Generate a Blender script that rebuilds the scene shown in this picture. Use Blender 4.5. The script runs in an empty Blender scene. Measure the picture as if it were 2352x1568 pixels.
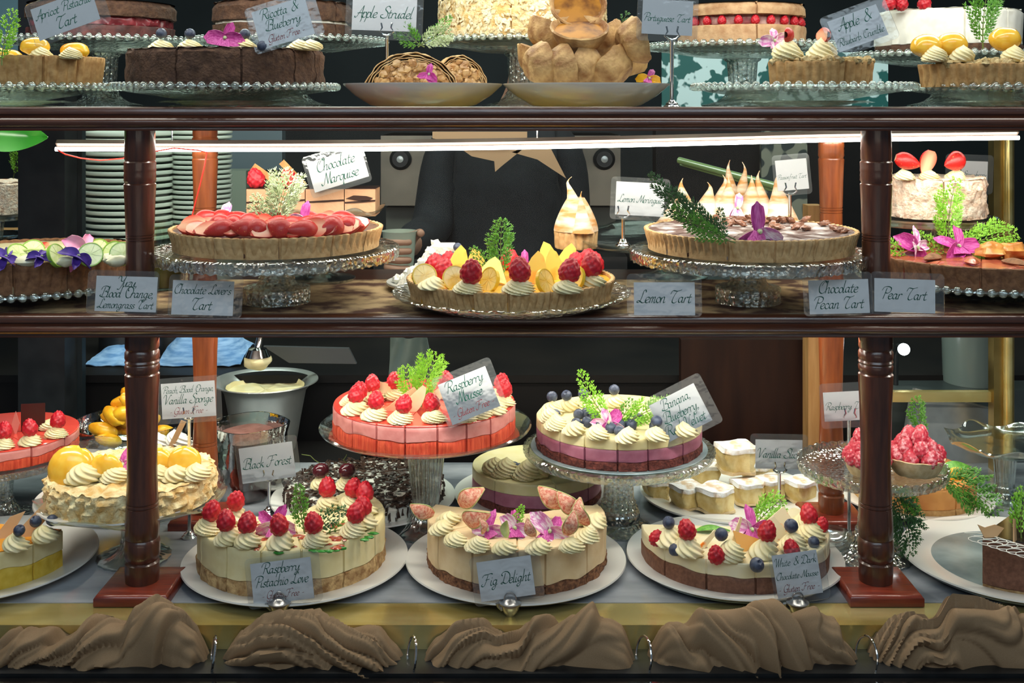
import bpy, math, random
from math import sin, cos, pi, radians as RAD
from mathutils import Vector, Matrix, noise as NZ
random.seed(7)
S = bpy.context.scene
COL = S.collection
# ---------------------------------------------------------------- camera
F = 2600.0; HX = 1176.0; HY = 235.0; EYE = 1.5          # focal length in px of the 2352x1568 frame, horizon row, eye height
cam_d = bpy.data.cameras.new('camera'); cam = bpy.data.objects.new('camera', cam_d); COL.objects.link(cam)
cam.location = (0, 0, EYE); cam.rotation_euler = (pi/2, 0, 0)
cam_d.sensor_width = 36; cam_d.lens = 36*F/2352; cam_d.shift_y = -(784-HY)/2352
cam_d.clip_start = .05; S.camera = cam
S.view_settings.view_transform = 'Standard'; S.view_settings.look = 'None'
S.view_settings.exposure = 0.0; S.view_settings.gamma = 1; S.view_settings.use_curve_mapping = False
S.cycles.use_denoising = True; S.cycles.transparent_max_bounces = 24; S.cycles.max_bounces = 10
S.cycles.transmission_bounces = 10; S.cycles.glossy_bounces = 4; S.cycles.diffuse_bounces = 3
S.cycles.sample_clamp_indirect = 4; S.cycles.caustics_reflective = False; S.cycles.blur_glossy = .5
# ---------------------------------------------------------------- world and lights
w = bpy.data.worlds.new('world'); S.world = w; w.use_nodes = True
w.node_tree.nodes['Background'].inputs[0].default_value = (.62, .80, 1, 1)
w.node_tree.nodes['Background'].inputs[1].default_value = .14
def area(name, loc, size, rot, power, col=(1, .97, .9), spread=None):
    l = bpy.data.lights.new(name, 'AREA'); l.shape = 'RECTANGLE'; l.size, l.size_y = size
    l.energy = power; l.color = col
    if spread: l.spread = RAD(spread)
    o = bpy.data.objects.new(name, l); COL.objects.link(o); o.location = loc; o.rotation_euler = [RAD(a) for a in rot]
    return o
# led strips screwed under the shelves, kitchen ceiling lamps, street light, added unseen fills
area('led_and_fill_light', (0, 1.70, 1.5-.072), (1.5, .012), (-8, 0, 0), 1.5, (1, .96, .86))
area('led_and_fill_light', (0, 1.515, 1.5-.040), (1.6, .012), (42, 0, 0), 4.2, (1, .95, .84))  # added strip behind the top rail, lighting the middle tier from the front
area('led_and_fill_light', (0, 1.520, 1.5-.315), (1.6, .015), (38, 0, 0), 3.7, (1, .95, .84))
area('led_and_fill_light', (0, 1.80, 1.5-.300), (1.6, .015), (-8, 0, 0), 4.4, (1, .95, .84))
area('led_and_fill_light', (0, 1.66, 1.5+.24), (1.7, .03), (6, 0, 0), 2.5, (1, .96, .84))  # unseen strip out of frame above the top tier
area('led_and_fill_light', (0, 1.46, 1.5+.26), (1.7, .03), (38, 0, 0), 2.2, (1, .95, .86))  # added fill above the frame, brightening the top tier from the front
area('kitchen_lamp', (-.6, 2.25, 2.3), (1.2, .4), (12, 0, 0), 16, (.85, 1, .9))
area('kitchen_lamp', (.9, 2.4, 2.3), (1.2, .4), (5, 0, 0), 12, (.85, 1, .9))
area('street_and_fill_light', (0, -.6, 2.7), (2.6, .9), (56, 0, 0), 26, (.74, .87, 1))
area('street_and_fill_light', (0, -1.6, 1.15), (2.4, .5), (94, 0, 0), 4.5, (1, .84, .70))  # added low warm fill from outside, lifting dish undersides and card faces
# ---------------------------------------------------------------- measuring helpers
def PX(px, Y): return (px-HX)*Y/F
def PZ(py, Y): return EYE-(py-HY)*Y/F
def on(px, py, z):
    """point of a level surface at height z that the camera sees at px, py"""
    Y = F*(EYE-z)/(py-HY); return Vector(((px-HX)*Y/F, Y, z))
DECK = EYE-.655; MID = EYE-.278; TOP = EYE-.0075
# ---------------------------------------------------------------- mesh builder
class M:
    def __init__(s): s.v = []; s.f = []
    def add(s, vs, fs, T=None):
        n = len(s.v)
        s.v += [tuple(T @ Vector(p)) for p in vs] if T is not None else [tuple(p) for p in vs]
        s.f += [tuple(i+n for i in f) for f in fs]; return s
    def join(s, o, T=None): return s.add(o.v, o.f, T)
    def box(s, x0, x1, y0, y1, z0, z1, T=None):
        return s.add([(x, y, z) for z in (z0, z1) for y in (y0, y1) for x in (x0, x1)],
                     [(0, 2, 3, 1), (4, 5, 7, 6), (0, 1, 5, 4), (2, 6, 7, 3), (0, 4, 6, 2), (1, 3, 7, 5)], T)
    def lathe(s, prof, n=64, mod=None, T=None, close=False):
        """prof: (r, z) list; mod(th, i, r, z)->(r, z)"""
        vs = []; fs = []; k = len(prof)
        for j in range(n):
            th = 2*pi*j/n
            for i, (r, z) in enumerate(prof):
                if mod: r, z = mod(th, i, r, z)
                vs.append((r*cos(th), r*sin(th), z))
        for j in range(n):
            j2 = (j+1) % n
            for i in range(k-1): fs.append((j*k+i, j2*k+i, j2*k+i+1, j*k+i+1))
            if close: fs.append((j*k+k-1, j2*k+k-1, j2*k, j*k))
        return s.add(vs, fs, T)
    def tube(s, pts, rad, n=8, cap=True, T=None, flat=1.0):
        pts = [Vector(p) for p in pts]; N = len(pts); vs = []; fs = []
        if not hasattr(rad, '__len__'): rad = [rad]*N
        t = (pts[1]-pts[0]).normalized(); up = Vector((0, 0, 1)) if abs(t.z) < .9 else Vector((1, 0, 0))
        u = t.cross(up).normalized()
        for i, p in enumerate(pts):
            t = (pts[min(i+1, N-1)]-pts[max(i-1, 0)]).normalized()
            u = (u-t*u.dot(t)).normalized(); b = t.cross(u)
            for j in range(n):
                a = 2*pi*j/n; vs.append(p+(u*cos(a)+b*sin(a)*flat)*rad[i])
        for i in range(N-1):
            for j in range(n):
                j2 = (j+1) % n; fs.append((i*n+j, i*n+j2, (i+1)*n+j2, (i+1)*n+j))
        if cap: fs += [tuple(range(n))[::-1], tuple(range((N-1)*n, N*n))]
        return s.add(vs, fs, T)
    def grid(s, fn, nu, nv, T=None, wrapu=False):
        vs = [fn(i/(nu if wrapu else nu-1), j/(nv-1)) for i in range(nu) for j in range(nv)]; fs = []
        for i in range(nu if wrapu else nu-1):
            i2 = (i+1) % nu
            for j in range(nv-1): fs.append((i*nv+j, i2*nv+j, i2*nv+j+1, i*nv+j+1))
        return s.add(vs, fs, T)
    def slab(s, fn, nu, nv, th, T=None):
        """closed thin solid over the surface fn(u, v)"""
        P = [[Vector(fn(i/(nu-1), j/(nv-1))) for j in range(nv)] for i in range(nu)]
        top = []; bot = []
        for i in range(nu):
            for j in range(nv):
                du = P[min(i+1, nu-1)][j]-P[max(i-1, 0)][j]; dv = P[i][min(j+1, nv-1)]-P[i][max(j-1, 0)]
                c = du.cross(dv); c = c.normalized() if c.length > 1e-12 else Vector((0, 0, 1))
                top.append(P[i][j]+c*th/2); bot.append(P[i][j]-c*th/2)
        n = nu*nv; fs = []
        for i in range(nu-1):
            for j in range(nv-1):
                a, b, c, d = i*nv+j, (i+1)*nv+j, (i+1)*nv+j+1, i*nv+j+1
                fs += [(a, b, c, d), (n+d, n+c, n+b, n+a)]
        for i in range(nu-1): fs += [(i*nv, n+i*nv, n+(i+1)*nv, (i+1)*nv), ((i+1)*nv+nv-1, n+(i+1)*nv+nv-1, n+i*nv+nv-1, i*nv+nv-1)]
        for j in range(nv-1): fs += [(j+1, n+j+1, n+j, j), ((nu-1)*nv+j, n+(nu-1)*nv+j, n+(nu-1)*nv+j+1, (nu-1)*nv+j+1)]
        return s.add(top+bot, fs, T)
    def prism(s, poly, th, T=None):
        """poly in x,z; thickness along y"""
        n = len(poly)
        vs = [(x, -th/2, z) for x, z in poly]+[(x, th/2, z) for x, z in poly]
        return s.add(vs, [tuple(range(n)), tuple(range(2*n-1, n-1, -1))]+[(i, i+n, (i+1) % n+n, (i+1) % n) for i in range(n)], T)
    def blob(s, c, r, amp=.15, seed=0, nu=12, nv=9, fr=1.6):
        c = Vector(c)
        if not hasattr(r, '__len__'): r = (r, r, r)
        def fn(u, v):
            a = 2*pi*u; b = pi*(v-.5); d = Vector((cos(b)*cos(a), cos(b)*sin(a), sin(b)))
            k = 1+amp*NZ.noise(d*fr+Vector((seed*7.3, seed*1.7, 3)))*2
            return c+Vector((d.x*r[0]*k, d.y*r[1]*k, d.z*r[2]*k))
        return s.grid(fn, nu, nv, wrapu=True)
    def mesh(s, name, mat, smooth=True):
        me = bpy.data.meshes.new(name); me.from_pydata(s.v, [], s.f)
        if mat: me.materials.append(mat)
        me.validate(); me.update()
        if smooth:
            me.polygons.foreach_set('use_smooth', [True]*len(me.polygons))
            try: me.set_sharp_from_angle(angle=RAD(smooth if smooth is not True else 42))
            except Exception: pass
        return me
def link(name, me, parent=None):
    o = bpy.data.objects.new(name, me); COL.objects.link(o)
    if parent: o.parent = parent
    return o
def obj(name, m, mat, parent=None, smooth=True): return link(name, m.mesh(name, mat, smooth), parent)
def tag(o, label, cat, group=None, kind=None):
    if label: o['label'] = label
    if cat: o['category'] = cat
    if group: o['group'] = group
    if kind: o['kind'] = kind
    return o
def thing(name, label, cat, loc=(0, 0, 0), rot=(0, 0, 0), group=None):
    o = bpy.data.objects.new(name, None); o.empty_display_size = .02; COL.objects.link(o)
    o.location = loc; o.rotation_euler = rot; return tag(o, label, cat, group)
def struct(name, m, mat, smooth=True, label=None):
    o = obj(name, m, mat, None, smooth); o['kind'] = 'structure'
    if label: o['label'] = label
    return o
def dup(root, loc=None, rot=None, scale=None, label=None, group=None):
    def cp(o, par):
        c = o.copy(); COL.objects.link(c)
        if par: c.parent = par
        for ch in o.children: cp(ch, c)
        return c
    r = cp(root, None)
    if loc is not None: r.location = loc
    if rot is not None: r.rotation_euler = rot
    if scale is not None: r.scale = (scale,)*3 if not hasattr(scale, '__len__') else scale
    if label: r['label'] = label
    if group: r['group'] = group
    return r
class Proto:
    """first use places the thing itself, later uses place copies"""
    def __init__(s, build): s.b = build; s.o = None
    def put(s, loc, rot=(0, 0, 0), scale=1, label=None, group=None):
        if s.o is None:
            s.o = s.b(); s.c0 = [s.o]; r = s.o; r.location = loc; r.rotation_euler = rot
            r.scale = (scale,)*3 if not hasattr(scale, '__len__') else scale
            if label: r['label'] = label
            if group: r['group'] = group
            return r
        return dup(s.o, loc, rot, scale, label, group)
ORD = 'first second third fourth fifth sixth seventh eighth ninth tenth eleventh twelfth thirteenth fourteenth fifteenth sixteenth seventeenth eighteenth nineteenth twentieth twenty-first twenty-second twenty-third twenty-fourth twenty-fifth twenty-sixth twenty-seventh twenty-eighth twenty-ninth thirtieth thirty-first thirty-second thirty-third thirty-fourth thirty-fifth thirty-sixth thirty-seventh thirty-eighth thirty-ninth fortieth'.split()
def order(objs, what, where, group):
    """labels that tell a row of look-alikes apart by their place from the left"""
    objs = sorted(objs, key=lambda o: o.location.x/o.location.y); n = len(objs)
    for i, o in enumerate(objs):
        if n == 1: p = ''
        elif i == 0: p = 'leftmost '
        elif i == n-1: p = 'rightmost '
        elif i < (n+1)//2: p = ORD[i]+' from left, '
        else: p = ORD[n-1-i]+' from right, '
        o['label'] = p+what+' '+where; o['group'] = group
# ---------------------------------------------------------------- materials
MATS = {}
def pm(name, c1, c2=None, sc=60, rough=.5, bump=0, bs=None, metal=0, spec=.5, coat=0, det=4, lo=.35, hi=.65, sss=0, coord='Object', stretch=None, bd=.002):
    if name in MATS: return MATS[name]
    m = bpy.data.materials.new(name); m.use_nodes = True; N = m.node_tree; L = N.links; b = N.nodes['Principled BSDF']
    b.inputs['Roughness'].default_value = rough; b.inputs['Metallic'].default_value = metal
    b.inputs['Specular IOR Level'].default_value = spec; b.inputs['Coat Weight'].default_value = coat; b.inputs['Coat Roughness'].default_value = .12
    if sss: b.inputs['Subsurface Weight'].default_value = sss; b.inputs['Subsurface Radius'].default_value = (.004, .003, .002); b.inputs['Subsurface Scale'].default_value = 1
    tc = N.nodes.new('ShaderNodeTexCoord'); vec = tc.outputs[coord]
    if stretch:
        mp = N.nodes.new('ShaderNodeMapping'); mp.inputs['Scale'].default_value = stretch; L.new(vec, mp.inputs[0]); vec = mp.outputs[0]
    b.inputs['Base Color'].default_value = (*c1, 1)
    if c2:
        n = N.nodes.new('ShaderNodeTexNoise'); n.inputs['Scale'].default_value = sc; n.inputs['Detail'].default_value = det; L.new(vec, n.inputs['Vector'])
        r = N.nodes.new('ShaderNodeValToRGB'); r.color_ramp.elements[0].position = lo; r.color_ramp.elements[1].position = hi
        r.color_ramp.elements[0].color = (*c1, 1); r.color_ramp.elements[1].color = (*c2, 1)
        L.new(n.outputs['Fac'], r.inputs[0]); L.new(r.outputs[0], b.inputs['Base Color'])
    if bump:
        n = N.nodes.new('ShaderNodeTexNoise'); n.inputs['Scale'].default_value = bs or sc; n.inputs['Detail'].default_value = 5; L.new(vec, n.inputs['Vector'])
        q = N.nodes.new('ShaderNodeBump'); q.inputs['Strength'].default_value = bump; q.inputs['Distance'].default_value = bd
        L.new(n.outputs['Fac'], q.inputs['Height']); L.new(q.outputs[0], b.inputs['Normal'])
    MATS[name] = m; return m
def emit(name, c, s):
    m = bpy.data.materials.new(name); m.use_nodes = True; b = m.node_tree.nodes['Principled BSDF']
    b.inputs['Base Color'].default_value = (*c, 1); b.inputs['Emission Color'].default_value = (*c, 1); b.inputs['Emission Strength'].default_value = s
    return m
def thinglass(name, tint=(.96, .985, .975), refl=1.0, rough=.02, bump=0, bs=80, haze=0):
    """sheet glass and laminate: see-through with a Fresnel sheen"""
    m = bpy.data.materials.new(name); m.use_nodes = True; N = m.node_tree; L = N.links; N.nodes.remove(N.nodes['Principled BSDF'])
    out = N.nodes['Material Output']; t = N.nodes.new('ShaderNodeBsdfTransparent'); t.inputs[0].default_value = (*tint, 1)
    g = N.nodes.new('ShaderNodeBsdfGlossy'); g.inputs['Roughness'].default_value = rough
    fr = N.nodes.new('ShaderNodeFresnel'); fr.inputs[0].default_value = 1.45
    mu = N.nodes.new('ShaderNodeMath'); mu.operation = 'MULTIPLY'; mu.inputs[1].default_value = refl; L.new(fr.outputs[0], mu.inputs[0])
    mx = N.nodes.new('ShaderNodeMixShader'); L.new(mu.outputs[0], mx.inputs[0]); L.new(t.outputs[0], mx.inputs[1]); L.new(g.outputs[0], mx.inputs[2])
    last = mx
    if haze:
        d = N.nodes.new('ShaderNodeBsdfDiffuse'); d.inputs[0].default_value = (.8, .85, .85, 1)
        m2 = N.nodes.new('ShaderNodeMixShader'); m2.inputs[0].default_value = haze; L.new(mx.outputs[0], m2.inputs[1]); L.new(d.outputs[0], m2.inputs[2]); last = m2
    if bump:
        tc = N.nodes.new('ShaderNodeTexCoord'); n = N.nodes.new('ShaderNodeTexNoise'); n.inputs['Scale'].default_value = bs; L.new(tc.outputs['Object'], n.inputs['Vector'])
        q = N.nodes.new('ShaderNodeBump'); q.inputs['Strength'].default_value = bump; q.inputs['Distance'].default_value = .004
        L.new(n.outputs['Fac'], q.inputs['Height']); L.new(q.outputs[0], g.inputs['Normal']); L.new(q.outputs[0], fr.inputs['Normal'])
    L.new(last.outputs[0], out.inputs[0]); return m
def pressed(name, tint, mixt, bump=.5, bs=160, rough=.04, gl=.17, cells=False):
    """pressed glassware: refraction blended with clear transmission so light still reaches what stands below"""
    m = bpy.data.materials.new(name); m.use_nodes = True; N = m.node_tree; L = N.links; N.nodes.remove(N.nodes['Principled BSDF'])
    out = N.nodes['Material Output']; t = N.nodes.new('ShaderNodeBsdfTransparent'); t.inputs[0].default_value = (*tint, 1)
    g = N.nodes.new('ShaderNodeBsdfGlass'); g.inputs['Roughness'].default_value = rough; g.inputs['IOR'].default_value = 1.45; g.inputs[0].default_value = (*tint, 1)
    s = N.nodes.new('ShaderNodeBsdfGlossy'); s.inputs['Roughness'].default_value = .12; s.inputs[0].default_value = (.95, 1, .97, 1)
    mx = N.nodes.new('ShaderNodeMixShader'); mx.inputs[0].default_value = mixt; L.new(t.outputs[0], mx.inputs[1]); L.new(g.outputs[0], mx.inputs[2])
    m2 = N.nodes.new('ShaderNodeMixShader'); m2.inputs[0].default_value = gl; L.new(mx.outputs[0], m2.inputs[1]); L.new(s.outputs[0], m2.inputs[2])
    if bump:
        tc = N.nodes.new('ShaderNodeTexCoord'); n = N.nodes.new('ShaderNodeTexVoronoi' if cells else 'ShaderNodeTexNoise'); n.inputs['Scale'].default_value = bs; n.inputs['Detail'].default_value = 0 if cells else 1; L.new(tc.outputs['Object'], n.inputs['Vector'])
        q = N.nodes.new('ShaderNodeBump'); q.inputs['Strength'].default_value = bump; q.inputs['Distance'].default_value = .002
        L.new(n.outputs[0], q.inputs['Height']); L.new(q.outputs[0], g.inputs['Normal']); L.new(q.outputs[0], s.inputs['Normal'])
    L.new(m2.outputs[0], out.inputs[0]); return m
GLASS = pressed('pressed_glass', (.97, .99, .975), .45, bump=.9, bs=150, gl=.26, cells=True)
CLEAR = pressed('clear_glass', (.95, .985, .97), .5, bump=.15, bs=60, rough=.01)
PANE = thinglass('window_glass', (.985, .993, .988), .12)
LAM = thinglass('laminate', (.95, .96, .96), 1.3, rough=.12, bump=.3, bs=60, haze=.035)
BOWLG = thinglass('bowl_glass', (.88, .94, .90), 2.0, rough=.03, bump=.2, bs=60)
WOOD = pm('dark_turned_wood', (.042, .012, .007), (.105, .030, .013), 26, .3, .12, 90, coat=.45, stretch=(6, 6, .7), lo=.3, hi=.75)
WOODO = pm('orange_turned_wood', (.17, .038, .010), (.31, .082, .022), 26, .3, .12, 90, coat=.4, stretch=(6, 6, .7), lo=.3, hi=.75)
RAILW = pm('rail_wood', (.05, .013, .007), (.11, .03, .010), 20, .28, .1, 80, coat=.5, stretch=(.6, 6, 6), lo=.3, hi=.75)
REDW = pm('red_base_wood', (.14, .018, .009), (.26, .04, .016), 22, .3, .1, 80, coat=.5, stretch=(.8, 6, 6))
OAK = pm('oak', (.36, .17, .05), (.50, .27, .10), 14, .45, stretch=(6, 6, .6))
PORC = pm('white_porcelain', (.80, .785, .73), None, rough=.16, spec=.6, coat=.3)
BRASS = pm('brass', (.62, .46, .13), (.84, .70, .30), 9, .24, .15, 30, metal=.72, stretch=(.6, 3, 3), bd=.001)
BRASSD = pm('tarnished_brass', (.34, .22, .06), (.52, .36, .12), 12, .35, .1, 60, metal=1)
CHROME = pm('chrome', (.75, .76, .76), None, rough=.12, metal=1)
PEWTER = pm('pewter', (.36, .36, .36), (.50, .50, .50), 60, .28, metal=1)
STEEL = pm('steel', (.50, .53, .52), (.62, .65, .63), 20, .33, metal=.75)
BLACK = pm('black_paint', (.010, .011, .012), (.018, .020, .022), 30, .35)
BOARD = pm('matt_black_board', (.0012, .0012, .0016), (.0025, .0025, .003), 30, .7, spec=.08)
CLOTH = pm('taupe_cloth', (.26, .165, .088), (.29, .19, .105), 900, .8, .25, 1600, spec=.3, bd=.0003)
CRUST = pm('pastry_crust', (.46, .26, .095), (.66, .43, .20), 130, .75, .45, 420, lo=.3, hi=.7, bd=.0012)
CRUSTP = pm('pale_pastry', (.62, .44, .22), (.76, .60, .36), 120, .75, .4, 420, bd=.001)
CRUSTD = pm('dark_pastry', (.15, .062, .026), (.27, .125, .055), 130, .8, .5, 420, bd=.0012)
CRUSTG = pm('golden_pastry', (.42, .22, .07), (.60, .36, .14), 110, .7, .45, 380, bd=.0012)
CREAM = pm('cream', (.80, .69, .36), (.87, .78, .49), 60, .42, sss=.15)
CREAMW = pm('white_cream', (.86, .83, .72), (.93, .91, .82), 90, .45)
FLAKE = pm('coconut_flake', (.72, .44, .14), (.94, .82, .48), 70, .7, .9, 200, bd=.004)
LEAF = pm('cedar_green', (.07, .25, .022), (.17, .42, .05), 200, .5)
LEAFY = pm('bright_cedar', (.20, .50, .025), (.36, .66, .07), 200, .5)
LEAFP = pm('pale_cedar', (.35, .45, .20), (.58, .66, .42), 160, .5)
LEAFD = pm('dark_cedar', (.030, .105, .028), (.075, .20, .06), 200, .5)
RASP = pm('raspberry_red', (.42, .006, .018), (.60, .018, .030), 260, .36, .2, 900, spec=.45, coat=0, bd=.0004)
RASPD = pm('raspberry_sugared', (.48, .022, .045), (.80, .42, .44), 190, .5, lo=.5, hi=.72)
BLUEB = pm('blueberry_skin', (.022, .030, .060), (.075, .095, .15), 160, .42)
MAG = pm('orchid_magenta', (.38, .012, .20), (.66, .12, .42), 90, .5, stretch=(6, 6, 1))
MAGP = pm('orchid_pink_white', (.60, .16, .42), (.90, .78, .80), 70, .5, stretch=(4, 4, 1), lo=.4, hi=.6)
YEL = pm('peach_yellow', (.86, .44, .025), (.93, .58, .07), 60, .22, coat=.5)
ORG = pm('orange_fruit', (.80, .32, .01), (.92, .58, .03), 60, .3, coat=.2)
PAPER = pm('card_paper', (.92, .92, .94), (.95, .95, .96), 400, .7)
INKG = pm('green_ink', (.004, .10, .07), None, rough=.6)
INKR = pm('red_ink', (.22, .01, .02), None, rough=.6)
# ---------------------------------------------------------------- generic cake and tart solids
def solid(R, z0, z1, a=None, cuts=(), fl=None, taper=0., rows=4, amp=0., fr=60., n=200, bev=.0015, w0=None, w1=None, topamp=0., seed=0., cutd=.004, cutw=.0010, inner=0., flat=None):
    """round body of radius R, optionally a sector a=(a0, a1) in degrees, with knife cuts at the given degrees"""
    full = a is None; a0, a1 = (0, 360) if full else a
    if fl: n = max(n, fl[0]*8)
    m_ = max(8, int(n*(a1-a0)/360)); A = [a0+(a1-a0)*i/m_ for i in range(m_+(0 if full else 1))]
    dw = math.degrees(cutw/R); gr = set()
    for c in cuts:
        while c < a0: c += 360
        while c > a1: c -= 360
        if a0-.01 <= c <= a1+.01:
            A = [t for t in A if abs(t-c) > dw*2.4]
            A += [c-dw*1.6, c-dw*.5, c+dw*.5, c+dw*1.6]; gr |= {c-dw*.5, c+dw*.5}
    A = sorted(t for t in A if full or (a0-1e-6 <= t <= a1+1e-6)); vs = []
    ring = [.985, .93, .82, .68, .5, .3, .12] if topamp or inner == 0 else [.97]
    ring = [q for q in ring if q*R > inner+.002]
    K = None
    for t in A:
        th = RAD(t); c, s = cos(th), sin(th); g = t in gr
        off = -fl[1]*(.5-.5*cos(fl[0]*th))**1.6 if fl else 0
        zz0 = z0+(w0(th) if w0 else 0); zz1 = z1+(w1(th) if w1 else 0)
        P = [(inner, zz0, 0), (R*(1-taper)+off-.001, zz0, 0)]
        for i in range(rows+1):
            k = i/rows; r = R*(1-taper*(1-k))+off; z = zz0+.001+(zz1-bev-zz0-.001)*k; P.append((r, z, 1))
        P.append((R-bev*.8+off*.8, zz1, 1))
        for q in ring: P.append((R*q+off*.3 if q > .9 else R*q, zz1, 2))
        P.append((inner, zz1, 2)); K = len(P)
        for r, z, k in P:
            if g and k == 1 or (g and r > R*.9 and k != 2): r -= cutd
            if g and k == 2: z -= min(cutd*.6, .003)
            x, y = r*c, r*s
            if k == 1 and amp:
                d = NZ.noise(Vector((x*fr, y*fr, z*fr+seed)))*amp; x += c*d; y += s*d
            if k == 2 and topamp: z += NZ.noise(Vector((x*fr, y*fr, seed+9)))*topamp
            vs.append((x, y, z))
    fs = []; N = len(A)
    for j in range(N if full else N-1):
        j2 = (j+1) % N
        for i in range(K-1): fs.append((j*K+i, j2*K+i, j2*K+i+1, j*K+i+1))
        if inner: fs.append((j*K+K-1, j2*K+K-1, j2*K, j*K))
    if not full: fs += [tuple(range(K)), tuple(range((N-1)*K+K-1, (N-1)*K-1, -1))]
    m = M(); m.add(vs, fs); return m
def wobble(amp, fr=3., seed=0.): return lambda th: NZ.noise(Vector((cos(th)*fr, sin(th)*fr, seed)))*amp*1.6
def layered(name, label, loc, R, layers, a=None, cuts=(), cat='cake', rot=0, board=None, n=200):
    """layers: (part name, z0, z1, material, kw); cake thing with one child per layer"""
    t = thing(name, label, cat, loc, (0, 0, RAD(rot)))
    for pn, z0, z1, mt, kw in layers:
        kw = dict(kw); rr = kw.pop('R', R); kw.setdefault('n', n); obj(pn, solid(rr, z0, z1, a, cuts, **kw), mt, t)
    if board: obj('cake_board', solid(board, -.002, 0, n=96, rows=1, bev=.0005), SILVER, t)
    return t
SILVER = pm('silver_cake_board', (.26, .35, .37), (.52, .64, .66), 14, .25, .25, 90, metal=.45, bd=.0015)
def stand(name, label, loc, R, H, rim, stem=(.022, .020, 18, .0012), foot=.045, footh=.022, mat=None, rot=0, n=144):
    t = thing(name, label, 'cake stand', loc, (0, 0, RAD(rot))); mat = mat or GLASS
    T = .0035
    def rimmod(th, i, r, z):
        e = max(0, min(1, (r/R-.80)/.2))
        if rim == 'wavy': z += .006*cos(7*th)*e*e; r += .004*cos(7*th+1)*e
        if rim == 'scallop' and r > R*.9: r += .0016*abs(sin(24*th))-.0008
        if rim == 'lattice' and r > R*.9 and z < H-.004: r += .0014*sin(36*th+z*900); z -= .0022*abs(sin(36*th))
        if rim == 'lattice' and r > R*.9 and z >= H-.004: r += .0010*sin(36*th)
        if rim == 'crown' and z > H+.004: z -= .0035*abs(sin(22*th)); 
        if rim == 'crown' and r > R*.9: r += .0010*sin(44*th)
        return r, z
    P = {'lattice': [(0, H-T), (R*.9, H-T), (R*.93, H-.001), (R*.985, H), (R, H-.002), (R*.995, H-.008), (R*.985, H-.015), (R*.965, H-.015), (R*.95, H-.008), (R*.85, H-2*T), (stem[0], H-2.4*T), (0, H-2.4*T)],
         'scallop': [(0, H-T), (R*.86, H-T), (R*.90, H-.001), (R*.97, H+.001), (R, H-.001), (R*.995, H-.006), (R*.955, H-.013), (R*.94, H-.012), (R*.95, H-.006), (R*.85, H-2*T), (stem[0], H-2.4*T), (0, H-2.4*T)],
         'dish': [(0, H-.012), (R*.60, H-.012), (R*.80, H-.009), (R*.93, H-.002), (R*.985, H+.001), (R, H-.001), (R*.99, H-.004), (R*.93, H-.008), (R*.78, H-.015), (stem[0], H-.019), (0, H-.019)],
         'wavy': [(0, H-.010), (R*.60, H-.010), (R*.78, H-.008), (R*.88, H-.003), (R*.96, H+.003), (R, H+.003), (R*.99, H), (R*.88, H-.006), (R*.76, H-.013), (stem[0], H-.016), (0, H-.016)],
         'crown': [(0, H-T), (R*.93, H-T), (R*.965, H-.001), (R*.98, H+.011), (R, H+.011), (R*1.0, H), (R*.98, H-.006), (R*.90, H-.008), (stem[0], H-.010), (0, H-.010)],
         'beaded': [(0, H-.004), (R*.88, H-.004), (R*.95, H-.001), (R*.99, H-.001), (R, H-.004), (R*.96, H-.006), (R*.86, H-.010), (R*.66, H-.0145), (R*.45, H-.020), (stem[0], H-.022), (0, H-.022)],
         'plain': [(0, H-T), (R*.97, H-T), (R*.985, H), (R, H), (R, H-.010), (R*.98, H-.011), (R*.9, H-2*T), (stem[0], H-2.4*T), (0, H-2.4*T)]}[rim]
    obj('plate', M().lathe(P, n, rimmod), mat, t)
    if rim == 'beaded':
        b = M(); nb = int(2*pi*R/.0140)
        for k in range(nb):
            th = 2*pi*k/nb; c = (R*.995*cos(th), R*.995*sin(th), H-.0025); b.blob(c, .0058, 0, nu=10, nv=7)
        obj('bead_rim', b, CLEAR, t)
    zt = P[-1][1]-.0002; r0, r1, nr, am = stem; zf = footh
    def sm(th, i, r, z): return (r+am*abs(cos(nr*th/2)) if i not in (0,) and r > .004 else r), z
    prof = [(0, zt), (r0*1.25, zt), (r0*1.2, zt-.003), (r0, zt-.006)]
    if zt-zf > .03:
        for k in range(1, 9): q = k/8; prof.append((r0+(r1-r0)*q, zt-.006+(zf+.012-zt+.006)*q))
        prof += [(r1*1.15, zf+.009), (r1*1.1, zf+.005)]
    else: prof += [(r1, (zt+zf)/2)]
    prof += [(r1*1.3, zf), (0, zf)]
    obj('stem', M().lathe(prof, max(48, nr*6), sm), mat, t)
    if rim == 'lattice': fp = [(0, zf), (r1*1.25, zf), (foot*.70, zf*.92), (foot*.97, zf*.86), (foot, zf*.80), (foot*.99, .004), (foot*1.01, .001), (foot*.96, 0), (0, 0)]
    else: fp = [(0, zf), (r1*1.25, zf), (r1*1.45, zf*.75), (foot*.6, zf*.42), (foot*.88, zf*.2), (foot, .003), (foot*.99, 0), (0, 0)]
    obj('foot', M().lathe(fp, 96, lambda th, i, r, z: ((r+.0008*sin(20*th) if r > foot*.8 else r+.0010*abs(sin(10*th))) if r > .004 else r, z)), mat, t)
    return t
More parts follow.
